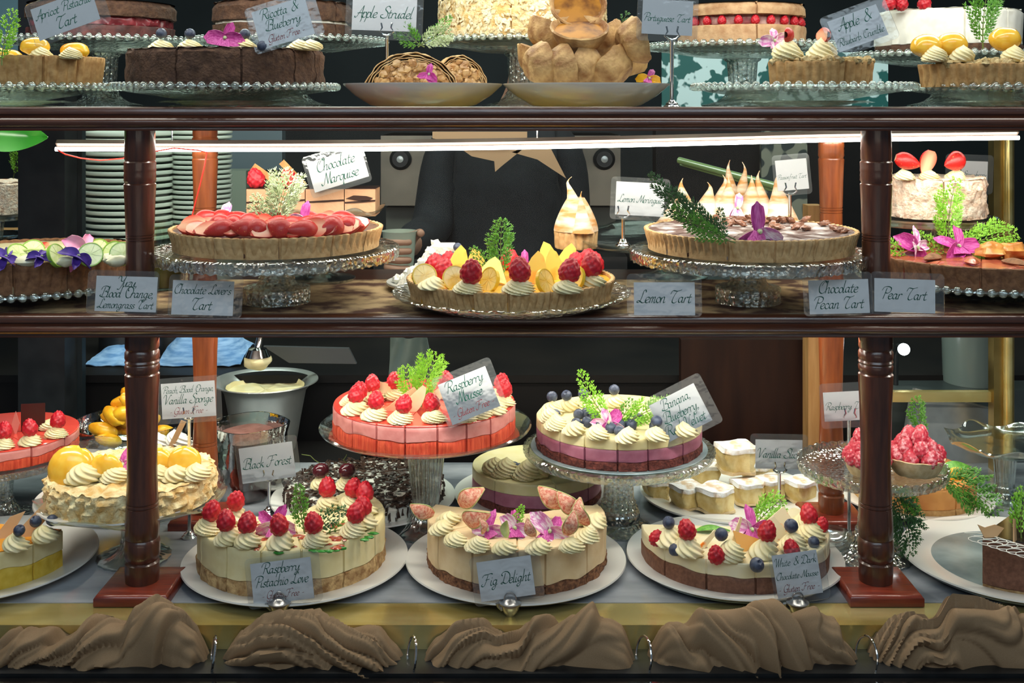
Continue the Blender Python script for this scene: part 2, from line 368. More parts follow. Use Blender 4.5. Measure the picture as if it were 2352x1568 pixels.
def plate(name, label, loc, R, h=.014, mat=None, cat='plate', deep=False, group=None):
    if deep: P = [(0, .003), (R*.42, .003), (R*.62, .008), (R*.82, h*.62), (R*.975, h-.001), (R, h), (R*.995, h-.002), (R*.85, h*.50), (R*.66, .0035), (R*.52, .0003), (R*.46, 0), (0, 0)]
    else: P = [(0, .004), (R*.66, .004), (R*.72, .006), (R*.80, h-.003), (R*.96, h), (R*.995, h+.0005), (R, h-.0015), (R*.985, h-.0035), (R*.8, h-.0065), (R*.70, .001), (R*.66, 0), (0, 0)]
    o = obj(name, M().lathe(P, 128), mat or PORC); o.location = loc; return tag(o, label, cat, group)
# ---------------------------------------------------------------- toppings
def rosette_mesh(name, R=.0182, h=.0235, n=8, tw=2.2, seed=0, mat=None, tip=True):
    prof = [(0, 0), (.78, 0), (.98, .10), (1.02, .24), (.97, .36), (.90, .46), (.80, .58), (.66, .70), (.48, .81), (.28, .91), (.12, .98), (.03, 1.04 if tip else .97), (0, 1.04 if tip else .97)]
    prof = [(prof[i][0]+(prof[i+1][0]-prof[i][0])*k/3, prof[i][1]+(prof[i+1][1]-prof[i][1])*k/3) for i in range(1, len(prof)-2) for k in range(3)]; prof = [(0, 0)]+prof+[(.03, 1.04), (0, 1.04)]
    lean = Vector((random.uniform(-.12, .12), random.uniform(-.12, .12), 0))
    m = M()
    def mod(th, i, r, z):
        zz = z; k = 1+.11*cos(n*(th+tw*zz*1.5))*(1 if 0 < zz < .93 else .3)
        k *= 1+.10*sin(th+seed+zz*5)
        return r*R*k, z*h
    m.lathe(prof, 72, mod)
    m.v = [(x+lean.x*R*(z/h)**2*3, y+lean.y*R*(z/h)**2*3, z) for x, y, z in m.v]
    return m.mesh(name, mat or CREAM, smooth=80)
ROS = [rosette_mesh('rosette', seed=i, tw=1.6+.5*i) for i in range(4)]
ROSW = [rosette_mesh('rosette', seed=i, tw=1.8+.3*i, mat=CREAMW) for i in range(2)]
def rosette(parent, p, s=1., flat=1., i=None, mats=None, name='cream_rosette'):
    i = random.randrange(len(mats or ROS)) if i is None else i; s *= .88
    o = link(name, (mats or ROS)[i], parent); o.location = Vector(p)-parent.location
    o.rotation_euler = (0, 0, random.uniform(0, 6)); o.scale = (s, s, s*flat); return o
def berry_mesh(R=.0105, h=1.22, seed=0, mat=None):
    nf = 46; fp = []
    for k in range(nf):
        z = 1-2*(k+.5)/nf; a = k*2.39996+seed; q = math.sqrt(1-z*z); fp.append(Vector((q*cos(a), q*sin(a), z)))
    def fn(u, v):
        a = 2*pi*u; b = pi*(v-.5); d = Vector((cos(b)*cos(a), cos(b)*sin(a), sin(b)))
        ds = min((d-f).length for f in fp); k = 1+.16*max(0, 1-(ds/.30)**2)-.05
        z = d.z; taper = 1-.22*z if z > -.5 else 1.11
        return Vector((d.x*R*k*taper, d.y*R*k*taper, z*R*h*k+R*h*.96))
    return M().grid(fn, 40, 30, wrapu=True).mesh('raspberry', mat or RASP, smooth=80)
RM = [berry_mesh(seed=i) for i in range(3)]; RMS = [berry_mesh(seed=i+5, mat=RASPD) for i in range(2)]
def raspberry(p, s=1., tilt=None, sug=False):
    s *= 1.05 if sug else .86
    o = link('raspberry', random.choice(RMS if sug else RM)); o.location = p
    tx, ty = tilt or (random.uniform(-.35, .35), random.uniform(-.35, .35))
    o.rotation_euler = (tx, ty, random.uniform(0, 6)); o.scale = (s,)*3; return tag(o, 'raspberry', 'raspberry')
def blue_mesh():
    R = .0078
    P = [(0, 0), (.5, .03), (.85, .3), (1, .75), (.97, 1.15), (.75, 1.55), (.42, 1.74), (.36, 1.80), (.27, 1.77), (.20, 1.66), (0, 1.62)]
    return M().lathe([(r*R, z*R) for r, z in P], 24, lambda th, i, r, z: (r*(1+(.14*cos(5*th) if i in (6, 7, 8) else 0)), z)).mesh('blueberry', BLUEB, smooth=60)
BM = blue_mesh()
def blueberry(p, s=1., tilt=None):
    s *= .80
    o = link('blueberry', BM); o.location = p; tx, ty = tilt or (random.uniform(-.5, 1.0), random.uniform(-.5, .5))
    o.rotation_euler = (tx, ty, random.uniform(0, 6)); o.scale = (s,)*3; return tag(o, 'blueberry', 'blueberry')
def berries(fn, pts, z, what, where, group, s=1., up=0., **kw):
    L = []
    for q in pts:
        p = on(q[0], q[1], z); p.z += up; L.append(fn(p, (q[2] if len(q) > 2 else 1.)*s, **kw))
    order(L, what, where, group); return L
# conifer sprigs
def spindle(m, p, q, r):
    d = q-p; L = d.length
    if L < 1e-6: return
    d /= L; u = d.cross(Vector((.3, 1, .2))).normalized(); b = d.cross(u); c = p+d*L*.45
    vs = [p]+[c+(u*cos(k*2.094)+b*sin(k*2.094))*r for k in range(3)]+[q]
    m.add(vs, [(0, 2, 1), (0, 3, 2), (0, 1, 3), (4, 1, 2), (4, 2, 3), (4, 3, 1)])
def sprig_m(L=.09, W=.5, seed=0, bend=.25, dense=1., nb=13, droop=0., width=.0011, ang=.75):
    """flat cedar frond growing along +z in the xz plane, base at the origin"""
    rnd = random.Random(seed); m = M(); st = M(); L *= 1.12; W *= 1.25; nb = max(6, int(nb*.85)); width *= 1.25; ang *= .88
    def axis(t): return Vector((bend*L*t*t, .12*L*sin(t*2+seed)*t+droop*L*t*t, L*t))
    st.tube([axis(i/10) for i in range(11)], [.0011*(1-.75*i/10) for i in range(11)], 5)
    for k in range(1, nb+1):
        t = k/(nb+.5); p = axis(t); d0 = (axis(min(1, t+.02))-p).normalized()
        for sd in (-1, 1):
            ln = L*W*(1-t)**.55*(.50+.50*min(1, t*3.2))*rnd.uniform(.8, 1.1)
            a = sd*(ang+rnd.uniform(-.12, .12)); dr = Vector((d0.x*cos(a)+d0.z*sin(a), rnd.uniform(-.22, .22), -d0.x*sin(a)+d0.z*cos(a))).normalized()
            n2 = max(3, int(ln/.0048*dense)); prev = p
            for j in range(1, n2+1):
                s = j/n2; q = p+dr*ln*s+d0*ln*.18*s*s; q.y += droop*ln*s*s
                spindle(m, prev, q, width*(1.15-.4*s))
                if j < n2:
                    for s2 in (-1, 1):
                        a2 = s2*.46; l2 = ln*.40*(1-s)**.6*rnd.uniform(.7, 1.15)+.002
                        e = (q-prev).normalized(); f = Vector((e.x*cos(a2)+e.z*sin(a2), e.y+rnd.uniform(-.3, .3), -e.x*sin(a2)+e.z*cos(a2))).normalized()
                        mid = q+f*l2*.5
                        spindle(m, q, mid+f*l2*.1, width*.8)
                        if l2 > .0075:
                            for s3 in (-1, 1):
                                a3 = s3*.42; g = Vector((f.x*cos(a3)+f.z*sin(a3), f.y, -f.x*sin(a3)+f.z*cos(a3)))
                                spindle(m, mid-f*l2*.15, mid+g*l2*.42, width*.62)
                        spindle(m, mid-f*l2*.1, q+f*l2*1.1, width*.7)
                prev = q
    return m, st
TWIG = pm('twig_green', (.10, .16, .03), (.20, .22, .06), 120, .6)
def sprig(label, p, L, rot=(0, 0, 0), mat=None, group=None, name='cedar_sprig', **kw):
    t = thing(name, label, 'cedar sprig', p, rot, group); m, st = sprig_m(L, **kw)
    obj('frond', m, mat or LEAF, t, smooth=False); obj('twig', st, TWIG, t); return t
# flowers
def petal(L, W, cup=.3, curl=.4, tip=.6):
    def fn(u, v):
        x = (u-.5)*2; w = W*(sin(pi*min(1, v*tip+.12))**.8)*(1-.25*v)*(1 if v < .97 else .35)
        return Vector((x*w*.5, -cup*w*x*x+curl*L*v*v, L*v*(1-.08*x*x)))
    return M().slab(fn, 9, 9, .0005)
def orchid(label, p, s=1., rot=(0, 0, 0), mat=None, petals=5, mat2=None, a0=0, cat='flower', group=None):
    t = thing('orchid_flower', label, cat, p, rot, group); mat = mat or MAG
    for k in range(petals):
        a = a0+2*pi*k/petals; wd = .020 if k % 2 else .013
        o = obj('petal', petal(.024*s*random.uniform(.85, 1.1), wd*s, random.uniform(.2, .5), random.uniform(-.1, .45)), mat2 if (mat2 and k % 2) else mat, t, smooth=60)
        o.rotation_euler = (random.uniform(-.25, .25), a+random.uniform(-.2, .2), random.uniform(-.3, .3))
    l = M().slab(lambda u, v: Vector(((u-.5)*.009*s*(1+v), -.004*s-.006*s*v+.004*s*abs(u-.5), -.010*s*v)), 6, 6, .0006)
    obj('lip', l, mat, t); obj('column', M().tube([(0, 0, 0), (0, -.004*s, .001), (0, -.007*s, -.001)], [.002*s, .0022*s, .0012*s], 8), LEAFP, t); return t
# ---------------------------------------------------------------- script lettering (pen strokes, 0..100 em)
GL = {}
for ln in '''a:34,36 22,43 8,34 4,16 12,2 24,8 33,30|35,42 31,14 34,1 44,8
b:12,98 8,50 6,6 18,0 32,12 34,32 24,42 10,32
c:32,34 24,43 10,36 4,18 12,2 24,1 36,10
d:34,34 22,43 8,34 4,16 12,2 24,8 34,28|42,98 36,50 33,12 36,1 46,8
e:6,20 24,24 33,34 26,43 12,38 4,20 10,3 22,0 36,10
f:44,88 36,98 27,88 18,30 12,-20 4,-34 -4,-24|6,40 34,42
g:34,36 22,43 8,34 5,16 14,4 26,12 33,30|36,42 30,0 20,-30 6,-34 0,-22 14,-10 44,8
h:12,98 8,50 4,0|6,22 18,40 30,42 30,24 27,4 33,0 42,8
i:8,42 5,10 10,0 20,8|12,58 14,64
k:12,98 8,50 4,0|30,42 22,42 8,20 20,22 30,4 40,4
l:14,98 8,50 5,10 10,0 20,8
m:8,42 4,0|5,22 16,42 24,40 21,0|22,22 34,42 42,40 38,8 42,0 52,8
n:8,42 4,0|5,22 18,42 30,40 27,8 31,0 41,8
o:20,43 7,34 4,16 14,0 28,8 33,26 26,41 20,43
p:10,48 4,0 -2,-36|6,30 18,43 30,40 34,22 26,4 12,0 6,8
q:34,36 22,43 8,34 4,16 12,2 24,8 34,32|38,44 30,-36 38,-26
r:8,42 4,0|5,22 16,40 26,43 32,36
s:30,36 20,43 10,36 14,24 26,16 24,3 10,0 2,8
t:16,66 9,20 11,2 18,0 28,8|0,42 28,44
u:6,42 4,12 10,0 20,6 30,40|34,42 29,10 33,0 42,8
v:4,40 10,42 14,0 30,30 32,43
w:4,42 6,14 12,0 24,12 28,40|28,40 30,12 36,0 48,24 50,43
x:2,38 10,42 26,2 36,4|34,42 18,22 0,0
y:6,42 5,14 12,2 22,8 32,40|36,42 28,-6 16,-32 2,-34 0,-24 12,-12 44,8
z:4,38 14,42 32,42 18,22 2,2 12,4 34,0
A:-10,10 -4,-2 8,8 26,50 46,96|46,96 44,40 48,0 58,6|6,34 30,36 62,34
B:22,88 16,40 8,0|-8,66 0,90 26,98 54,90 52,66 30,52 54,44 56,16 34,0 4,4 -10,14 0,24
C:56,80 44,98 18,86 2,50 8,12 30,-2 54,14|22,60 34,84 60,94 66,84
D:24,84 14,30 6,2 -8,6 6,14 34,0 60,24 64,64 44,92 10,96 -8,78 2,64
F:-12,70 2,90 30,92 60,98 74,90|36,90 24,40 10,4 -6,0 -14,10 -6,20|18,50 50,54
G:56,82 44,98 18,88 2,50 8,12 30,0 46,16 50,40|30,42 62,42|50,40 42,-14 20,-30 2,-20
L:50,80 44,96 30,90 24,50 14,10 -2,2 -8,12 8,16 34,0 58,8 64,20
M:-16,16 -6,-1 8,10 20,60 28,94|28,94 34,40 38,4|38,4 54,60 64,96|64,96 60,40 64,2 76,8
O:34,98 10,84 2,44 14,4 40,0 60,30 62,70 44,94 20,90 14,70 24,58
P:24,86 16,40 8,0|-10,68 2,92 34,98 58,86 56,60 36,46 18,50
R:24,86 16,40 8,0|-12,60 0,90 34,98 58,86 56,60 36,48 20,50|34,48 44,20 58,0 74,8
S:56,82 44,98 24,90 20,70 44,44 44,14 22,-2 -4,6 -8,24 10,28
T:-6,66 6,92 40,88 72,98|40,88 22,50 14,10 30,-2 50,10
V:-8,66 2,92 18,90 22,40 24,0|24,0 46,50 60,92 72,88
W:-8,66 2,92 16,90 18,40 20,0|20,0 40,60 46,92|46,92 44,40 46,0|46,0 68,60 80,94
Y:-8,72 2,94 18,86 22,56 34,46 48,60 60,96|60,96 44,30 24,-22 4,-20
&:62,8 30,60 24,82 36,96 46,82 30,54 8,26 12,4 34,0 58,36 68,50
,:5,6 7,-3 0,-14
':7,98 3,76
-:3,26 24,30'''.split('\n'):
    k, v = ln[0], ln[2:]; GL[k] = [[tuple(map(float, p.split(','))) for p in s.split()] for s in v.split('|')]
def crom(P, n=5):
    if len(P) == 2: return [P[0], P[1]]
    Q = [P[0]]+P+[P[-1]]; out = []
    for i in range(1, len(Q)-2):
        a, b, c, d = Q[i-1:i+3]
        for k in range(n):
            t = k/n; out.append(tuple(.5*((2*b[j])+(-a[j]+c[j])*t+(2*a[j]-5*b[j]+4*c[j]-d[j])*t*t+(-a[j]+3*b[j]-3*c[j]+d[j])*t**3) for j in (0, 1)))
    return out+[P[-1]]
def adv(c):
    if c == ' ': return 38
    mx = max(x for s in GL[c] for x, y in s); return (mx-(14 if c in 'AVWTYFPCORLM' else 6)) if c.isupper() else mx-1
def text(m, s, cx, cz, size, y, maxw=None):
    """calligraphic pen strokes, centred on cx by their true extent"""
    pen = 0; wd = 9.0; nx, nz = cos(RAD(38))*wd/2, sin(RAD(38))*wd/2; Q = []
    for c in s:
        if c != ' ':
            for st in GL[c]:
                P = [(pen+x+.22*z, z) for x, z in crom(st)]
                for (xa, za), (xb, zb) in zip(P, P[1:]):
                    dx, dz = xb-xa, zb-za; l = math.hypot(dx, dz) or 1; tx, tz = -dz/l*1.7, dx/l*1.7
                    for ox, oz in ((nx, nz), (tx, tz)): Q.append([(xa-ox, za-oz), (xa+ox, za+oz), (xb+ox, zb+oz), (xb-ox, zb-oz)])
        pen += adv(c)
    lo = min(a for q in Q for a, b in q); hi = max(a for q in Q for a, b in q); k = size/100
    if maxw and (hi-lo)*k > maxw: k = maxw/(hi-lo)
    for q in Q: m.add([(cx+(a-(lo+hi)/2)*k, y, cz+b*k) for a, b in q], [(0, 1, 2, 3)])
def rrect(w, h, r, n=5):
    P = []
    for cx, cz, a in ((w/2-r, h/2-r, 0), (-w/2+r, h/2-r, 90), (-w/2+r, -h/2+r, 180), (w/2-r, -h/2+r, 270)):
        for k in range(n+1): q = RAD(a+90*k/n); P.append((cx+r*cos(q), cz+r*sin(q)))
    return P
def card(label, px, py, w, h, tilt, Y, lines, red=None, lam=None, lean=-8, hold=None, size=None, zb=None, yaw=0):
    """paper price card in a clear laminate pouch; px sizes are converted at the card's own distance"""
    k = Y/F; W, H = w*k, h*k
    t = thing('name_card', label, 'name card', (PX(px, Y), Y, PZ(py, Y)), (RAD(lean), -RAD(tilt), RAD(yaw)))
    obj('paper', M().prism(rrect(W, H, .0004, 1), .0004), PAPER, t, smooth=False)
    if lam is None: lam = (w+26, h+26, 0, 0)
    lw, lh, lx, lz = lam
    lo = obj('laminate_pouch', M().prism(rrect(lw*k, lh*k, .006), .0009), LAM, t, smooth=False); lo.location = (lx*k, 0, lz*k)
    n = len(lines)+(1 if red else 0); sz = (size or (h*.36 if n == 1 else h*.80/n if n < 3 else h*.88/n))*k
    step = H*.92/n; m = M()
    for i, s in enumerate(lines):
        cz = H/2-H*.04-step*(i+.5)-sz*.30; text(m, s, 0, cz, sz*.95 if n > 1 else sz, -.0006, W*.93)
    obj('lettering', m, INKG, t, smooth=False)
    if red:
        m = M(); text(m, red, 0, H/2-H*.04-step*(n-.5)-sz*.26, sz*.66, -.0006, W*.9); obj('red_lettering', m, INKR, t, smooth=False)
    if hold:  # (px of pole, py of clip, z of the surface it stands on)
        hx, hy, z0 = hold; clip_stand('chrome clip stand holding the '+label.split(' reading ')[-1]+' card' if ' reading ' in label else 'chrome clip stand of the partly hidden card behind the peach cake', PX(hx, Y+.004), Y+.004, PZ(hy, Y+.004), z0)
    return t
def clip_stand(label, x, y, z, z0):
    t = thing('card_clip_stand', label, 'card holder', (x, y, z0)); h = z-z0
    obj('base', M().lathe([(0, 0), (.011, 0), (.0115, .002), (.008, .0045), (.0085, .006), (.0055, .008), (.004, .011), (0, .011)], 32), CHROME, t)
    obj('pole', M().lathe([(0, .0105), (.0026, .0105), (.0026, h-.004), (.0034, h-.003), (.0034, h), (0, h)], 16), CHROME, t)
    c = M(); c.tube([(-.008, -.004, h+.016), (-.0065, -.0045, h+.009), (-.010, -.004, h+.003), (-.005, -.003, h-.001), (0, -.002, h-.002), (.005, -.003, h-.001), (.010, -.004, h+.003), (.0065, -.0045, h+.009), (.008, -.004, h+.016)], .0016, 8)
    obj('clip', c, CHROME, t); return t
def pot_holder(label, p, s=1.):
    t = thing('card_holder_pot', label, 'card holder', p)
    P = [(0, 0), (.005, 0), (.0085, .004), (.0115, .010), (.0120, .014), (.0145, .0155), (.0145, .0175), (.010, .0185), (.0075, .0215), (.004, .0235), (0, .024)]
    obj('body', M().lathe([(a*s, b*s) for a, b in P], 32), PEWTER, t)
    hd = [(0+.0075*cos(a)*s, -.002*s, (.0215+.0095*max(0, sin(a)))*s) for a in [pi*i/12 for i in range(13)]]
    obj('handle', M().tube(hd, .0008*s, 8), PEWTER, t)
    obj('spout', M().tube([(-.010*s, 0, .008*s), (-.015*s, 0, .012*s), (-.016*s, 0, .016*s)], [.003*s, .0026*s, .003*s], 8), PEWTER, t); return t
# ================================================================ THE CASE
XL, XR = -.86, .86
def rail(name, z0, z1, y=1.475, x0=-1.0, x1=1.0):
    h = z1-z0; P = [(y+.012, z1), (y-.004, z1), (y-.007, z1-h*.10), (y-.007, z1-h*.30), (y-.003, z1-h*.36), (y-.004, z1-h*.44), (y-.010, z1-h*.52), (y-.012, z1-h*.66), (y-.010, z1-h*.80), (y-.004, z1-h*.86), (y-.004, z1-h*.92), (y-.006, z0), (y+.012, z0)]
    m = M(); n = len(P); m.add([(x, a, b) for x in (x0, x1) for a, b in P], [(i, (i+1) % n, (i+1) % n+n, i+n) for i in range(n)]+[tuple(range(n))[::-1], tuple(range(n, 2*n))])
    return struct(name, m, RAILW, smooth=50)
rail('trim_1', EYE-.0368, EYE-.0057); rail('trim_2', EYE-.305, EYE-.277)
TEXT = pm('tapestry', (.09, .035, .02), (.56, .38, .20), 22, .85, .4, 500, det=8, lo=.42, hi=.6)
m = M(); m.box(-1, 1, 1.487, 1.90, MID-.012, MID-.002); struct('shelf_middle', m, RAILW)
def drape(u, v):
    x = -.86+1.72*u; y = 1.489+.295*v
    return Vector((x, y, MID-.0015+.0008*NZ.noise(Vector((x*18, y*22, 0)))))
o = obj('tapestry_runner', M().slab(drape, 120, 14, .001), TEXT); tag(o, 'brown and beige patterned tapestry runner spread over the middle shelf', 'table runner')
TOPG = thinglass('shelf_glass', (.80, .90, .87), 1.2)
m = M(); m.box(-1, 1, 1.487, 2.02, TOP-.008, TOP-.0005); struct('shelf_top', m, TOPG, smooth=False)
m = M(); m.box(-1, 1, 1.81, 1.828, EYE-.040, EYE-.010); struct('trim_3', m, RAILW)
MARB = pm('grey_marble', (.13, .145, .165), (.50, .52, .55), 7, .12, det=10, coat=.3, lo=.36, hi=.66, stretch=(.6, 1.4, 1))
m = M(); m.box(-1.05, 1.05, 1.483, 2.06, DECK-.03, DECK); struct('marble_deck', m, MARB)
m = M(); m.box(-1.05, 1.05, 1.421, 1.4829, DECK-.006, DECK-.0008); m.box(-1.05, 1.05, 1.421, 1.425, DECK-.075, DECK-.006); struct('brass_ledge', m, BRASS, smooth=False)
m = M(); m.box(-1.05, 1.05, 1.3, 1.355, DECK-.30, DECK-.034); m.box(-1.05, 1.05, 1.29, 1.33, DECK-.30, DECK-.064); struct('base_board', m, BOARD, smooth=False)
m = M(); m.box(-1.05, 1.05, 1.355, 1.4209, DECK-.13, DECK-.075); struct('ledge_channel', m, BOARD, smooth=False)
m = M(); m.box(-1.0, 1.0, 1.340, 1.345, DECK-.033, EYE+.32); struct('window_1', m, PANE, smooth=False)
# turned posts
def post(x, y, z0, z1, r, mat, parts, base=None, label='', name='turned_post'):
    t = thing(name, label, 'post', (x, y, z0)); k = r/.022; H = z1-z0
    if base:
        b = M(); s = base; pr = [(-s, -s), (s, -s), (s, s), (-s, s)]
        b.add([(a*q, c*q, z) for z, q in ((0, 1), (.010, 1), (.014, .94), (.0145, .90)) for a, c in pr], [(3, 2, 1, 0)]+[(l*4+i, l*4+(i+1) % 4, l*4+4+(i+1) % 4, l*4+4+i) for l in range(3) for i in range(4)]+[(12, 13, 14, 15)])
        obj('base_block', b, REDW, t)
    zb = .0146 if base else 0
    P = [(0, zb)]+[(a*k, zb+(H-zb)*b if b <= 1 else 0) for a, b in parts]+[(0, H)]
    obj('shaft', M().lathe(P, 48), mat, t); return t
def groove(f, r=.0215): return [(r, f-.004), (r-.0012, f-.002), (r-.0012, f), (r, f+.002)]
low = [(.0215, 0), (.0222, .03), (.0222, .075), (.0195, .082), (.0215, .09), (.0232, .11), (.0232, .155), (.0218, .168), (.0208, .172), (.0222, .18), (.0225, .22)]+groove(.30, .0210)+groove(.315, .0208)+[(.0195, .42), (.0195, .55), (.0212, .72), (.0222, .79), (.0225, .826), (.0205, .832), (.0222, .842), (.0226, .86), (.0214, .868), (.0226, .876), (.0214, .884), (.0226, .893), (.0224, .915), (.0205, .925), (.0222, .935), (.0218, 1)]
up = [(.0215, 0), (.0205, .02), (.0212, .06), (.0200, .18), (.0196, .30)]+groove(.39, .0196)+groove(.405, .0197)+groove(.42, .0198)+[(.0210, .58), (.0222, .685), (.0225, .70), (.0210, .706), (.0214, .715), (.0225, .722), (.0220, .74), (.0225, .748), (.0218, .765), (.0225, .775), (.0222, .79), (.0225, .822), (.0205, .83), (.0216, .84), (.0212, 1)]
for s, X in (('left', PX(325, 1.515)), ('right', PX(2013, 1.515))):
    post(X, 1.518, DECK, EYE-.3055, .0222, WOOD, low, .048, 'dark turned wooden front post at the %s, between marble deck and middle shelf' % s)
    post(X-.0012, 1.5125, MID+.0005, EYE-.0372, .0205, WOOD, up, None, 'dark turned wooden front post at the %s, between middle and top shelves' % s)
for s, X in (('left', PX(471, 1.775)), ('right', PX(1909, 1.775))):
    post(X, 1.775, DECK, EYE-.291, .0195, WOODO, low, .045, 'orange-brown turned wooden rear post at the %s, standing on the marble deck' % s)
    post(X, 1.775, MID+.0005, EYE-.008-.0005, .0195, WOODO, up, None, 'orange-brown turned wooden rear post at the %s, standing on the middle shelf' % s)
# led bar with its red wire
m = M(); L0 = Vector((PX(128, 1.75), 1.75, PZ(340, 1.75))); L1 = Vector((PX(2340, 1.75), 1.75, PZ(314, 1.75)))
def ledp(t): p = L0.lerp(L1, t); p.z -= .006*sin(pi*min(1, t*1.25)) if t < .8 else .0; return p
P = [ledp(t) for t in [i/24 for i in range(25)]]
t = thing('led_bar', 'long glowing white led bar under the rear of the top shelf', 'lamp', (0, 0, 0))
b = M(); b.tube([p+Vector((0, .004, .0075)) for p in P], .0055, 4); obj('housing', b, pm('led_housing', (.20, .14, .12), None, rough=.4, metal=.6), t, smooth=False)
b = M(); b.tube([p+Vector((0, -.001, -.0015)) for p in P], .0032, 8); obj('led_strip', b, emit('led_glow', (1, .97, .88), 14), t)
for q in (.12, .5, .88):
    p = ledp(q); b = M(); b.tube([p+Vector((0, .004, .012)), Vector((p.x, 1.754, EYE-.016))], .0012, 6); obj('hanger', b, CHROME, t)
wr = [Vector((PX(a, 1.72), 1.72, PZ(c, 1.72))) for a, c in ((132, 344), (150, 354), (185, 363), (230, 368), (280, 364), (330, 352), (400, 340), (455, 345), (475, 350), (470, 380), (458, 430), (445, 480), (438, 512))]
wr = [Vector((*q, 0)) for q in []] or wr
o = obj('red_wire', M().tube(wr, .0011, 6), pm('red_plastic', (.65, .03, .02), None, rough=.35)); tag(o, 'thin red wire sagging from the left end of the led bar down the rear post', 'wire')
# cloth swag with rings
rings = [-60, 488, 945, 1478, 1990, 2420]; Yc = 1.385
RX = [PX(a, Yc) for a in rings]
tops = [(0, 1455), (45, 1440), (90, 1448), (120, 1458), (165, 1462), (200, 1440), (235, 1434), (275, 1446), (300, 1410), (345, 1388), (400, 1400), (440, 1418), (480, 1470), (500, 1462), (560, 1450), (600, 1425), (660, 1415), (720, 1422), (750, 1440), (800, 1455), (860, 1450), (905, 1480), (945, 1500), (1000, 1462), (1050, 1432), (1105, 1434), (1150, 1460), (1190, 1470), (1230, 1425), (1290, 1425), (1370, 1418), (1430, 1435), (1470, 1490), (1490, 1455), (1540, 1430), (1580, 1440), (1620, 1390), (1690, 1400), (1750, 1378), (1780, 1385), (1830, 1395), (1880, 1392), (1920, 1420), (1970, 1450), (1990, 1475), (2040, 1445), (2100, 1412), (2160, 1440), (2200, 1390), (2260, 1382), (2310, 1395), (2352, 1400), (2420, 1420)]
def toph(x):
    px = x*F/Yc+HX
    if px <= tops[0][0]: return tops[0][1]
    for (a, c), (a2, c2) in zip(tops, tops[1:]):
        if a <= px <= a2: t = (px-a)/(a2-a); t = t*t*(3-2*t); return c+(c2-c)*t
    return tops[-1][1]
TAU = pi*2
def saw(p):
    t = (p/pi) % 1; e = max(0, min(1, (t-.84)/.16)); return t**.65*(1-e*e*(3-2*e))
def swag(u, v):
    x = -.70+1.40*u; d = min(abs(x-r) for r in RX); pin = 1-math.exp(-(d/.018)**1.2); sg_ = sum(1 for r in RX if r < x)
    ztop = PZ(toph(x), Yc); zbot = DECK-.072; R = (ztop-zbot)*(.42+.58*pin); ph = RAD(-60+200*v)
    th = (.75, -.6, .85, -.8, .65, -.7, .5)[sg_ % 7]+.5*NZ.noise(Vector((x*6, v*1.5, 4.4))); q = v*.17
    wx = x+.012*NZ.noise(Vector((x*12, v*2, 2))); s_ = wx*cos(th)+q*sin(th); t_ = -wx*sin(th)+q*cos(th)
    p1 = s_*72+3.6*NZ.noise(Vector((s_*9, t_*6, sg_*3.1))); p2 = s_*112+3.0*NZ.noise(Vector((s_*14, t_*9, 8+sg_)))
    k1 = .5+.5*NZ.noise(Vector((x*20, v*2, 31)))*2; fan = math.exp(-(d/.045)**2)
    amp = .0220*saw(p1)*(.5+.5*k1)+.0060*saw(p2)+.014*NZ.noise(Vector((s_*12, t_*8, 20+sg_)))-.008+fan*.004*abs(sin(v*26))
    amp *= .35+.65*pin; tw = .018*pin+.007; c_, n_ = cos(ph), sin(ph)
    yy = 1.402-(tw+amp)*c_; zz = zbot+R*.42+(R*.58+(amp-.012)*.9)*n_
    return Vector((x, max(1.357, min(yy, 1.4195)), zz))
o = obj('cloth_swag', M().slab(swag, 1000, 52, .0009), CLOTH, smooth=80); tag(o, 'taupe cloth gathered in rings along the foot of the case', 'cloth')
RL = []
for i, r in enumerate(RX[1:5]):
    m = M(); c = Vector((r, 1.390, PZ(1505, 1.39))); zt = .019
    m.tube([c+Vector((.006*sin(a*1)+.004*cos(a), -.022*sin(a)-.004, .024*cos(a))) for a in [TAU*k/32 for k in range(33)]], .0016, 8)
    o = obj('curtain_ring', m, CHROME); RL.append(tag(o, '', 'ring')); 
for o, w_ in zip(RL, ('far left, beside the tallest bunch', 'left of the middle, below the fig cake plate', 'right of the middle', 'right, below the right front post')): o['label'] = 'silver ring gathering the taupe cloth, '+w_; o['group'] = 'silver rings on the cloth'
for px, py, w_ in ((642, 1413, 'below the raspberry pistachio cake'), (1172, 1408, 'in the middle below the fig cake'), (1832, 1400, 'at the right')):
    pot_holder('small pewter pot card holder on brass ledge, '+w_, (PX(px, 1.447), 1.447, DECK-.0008), 1.0)
# ================================================================ LOWER TIER
def topped(par, pts, z, s=1., flat=1., fn=None, up=.0165, fs=1., mats=None, what='', where='', group=''):
    out = []
    for q in pts:
        p = on(q[0], q[1], z); rs = s*(q[3] if len(q) > 3 else 1); rosette(par, p, rs, flat, mats=mats)
        if fn and (len(q) < 3 or q[2]): p.z += up*rs*flat; out.append(fn(p, fs))
    if out and what: order(out, what, where, group)
    return out
BISC = pm('sponge_biscuit', (.30, .15, .05), (.66, .44, .20), 100, .8, .8, 260, bd=.004)
PISTC = pm('pale_mousse', (.78, .66, .34), (.84, .74, .43), 60, .5, .1, 300)
CHOCC = pm('brown_crumb', (.10, .035, .015), (.32, .14, .06), 190, .85, .9, 320, bd=.005)
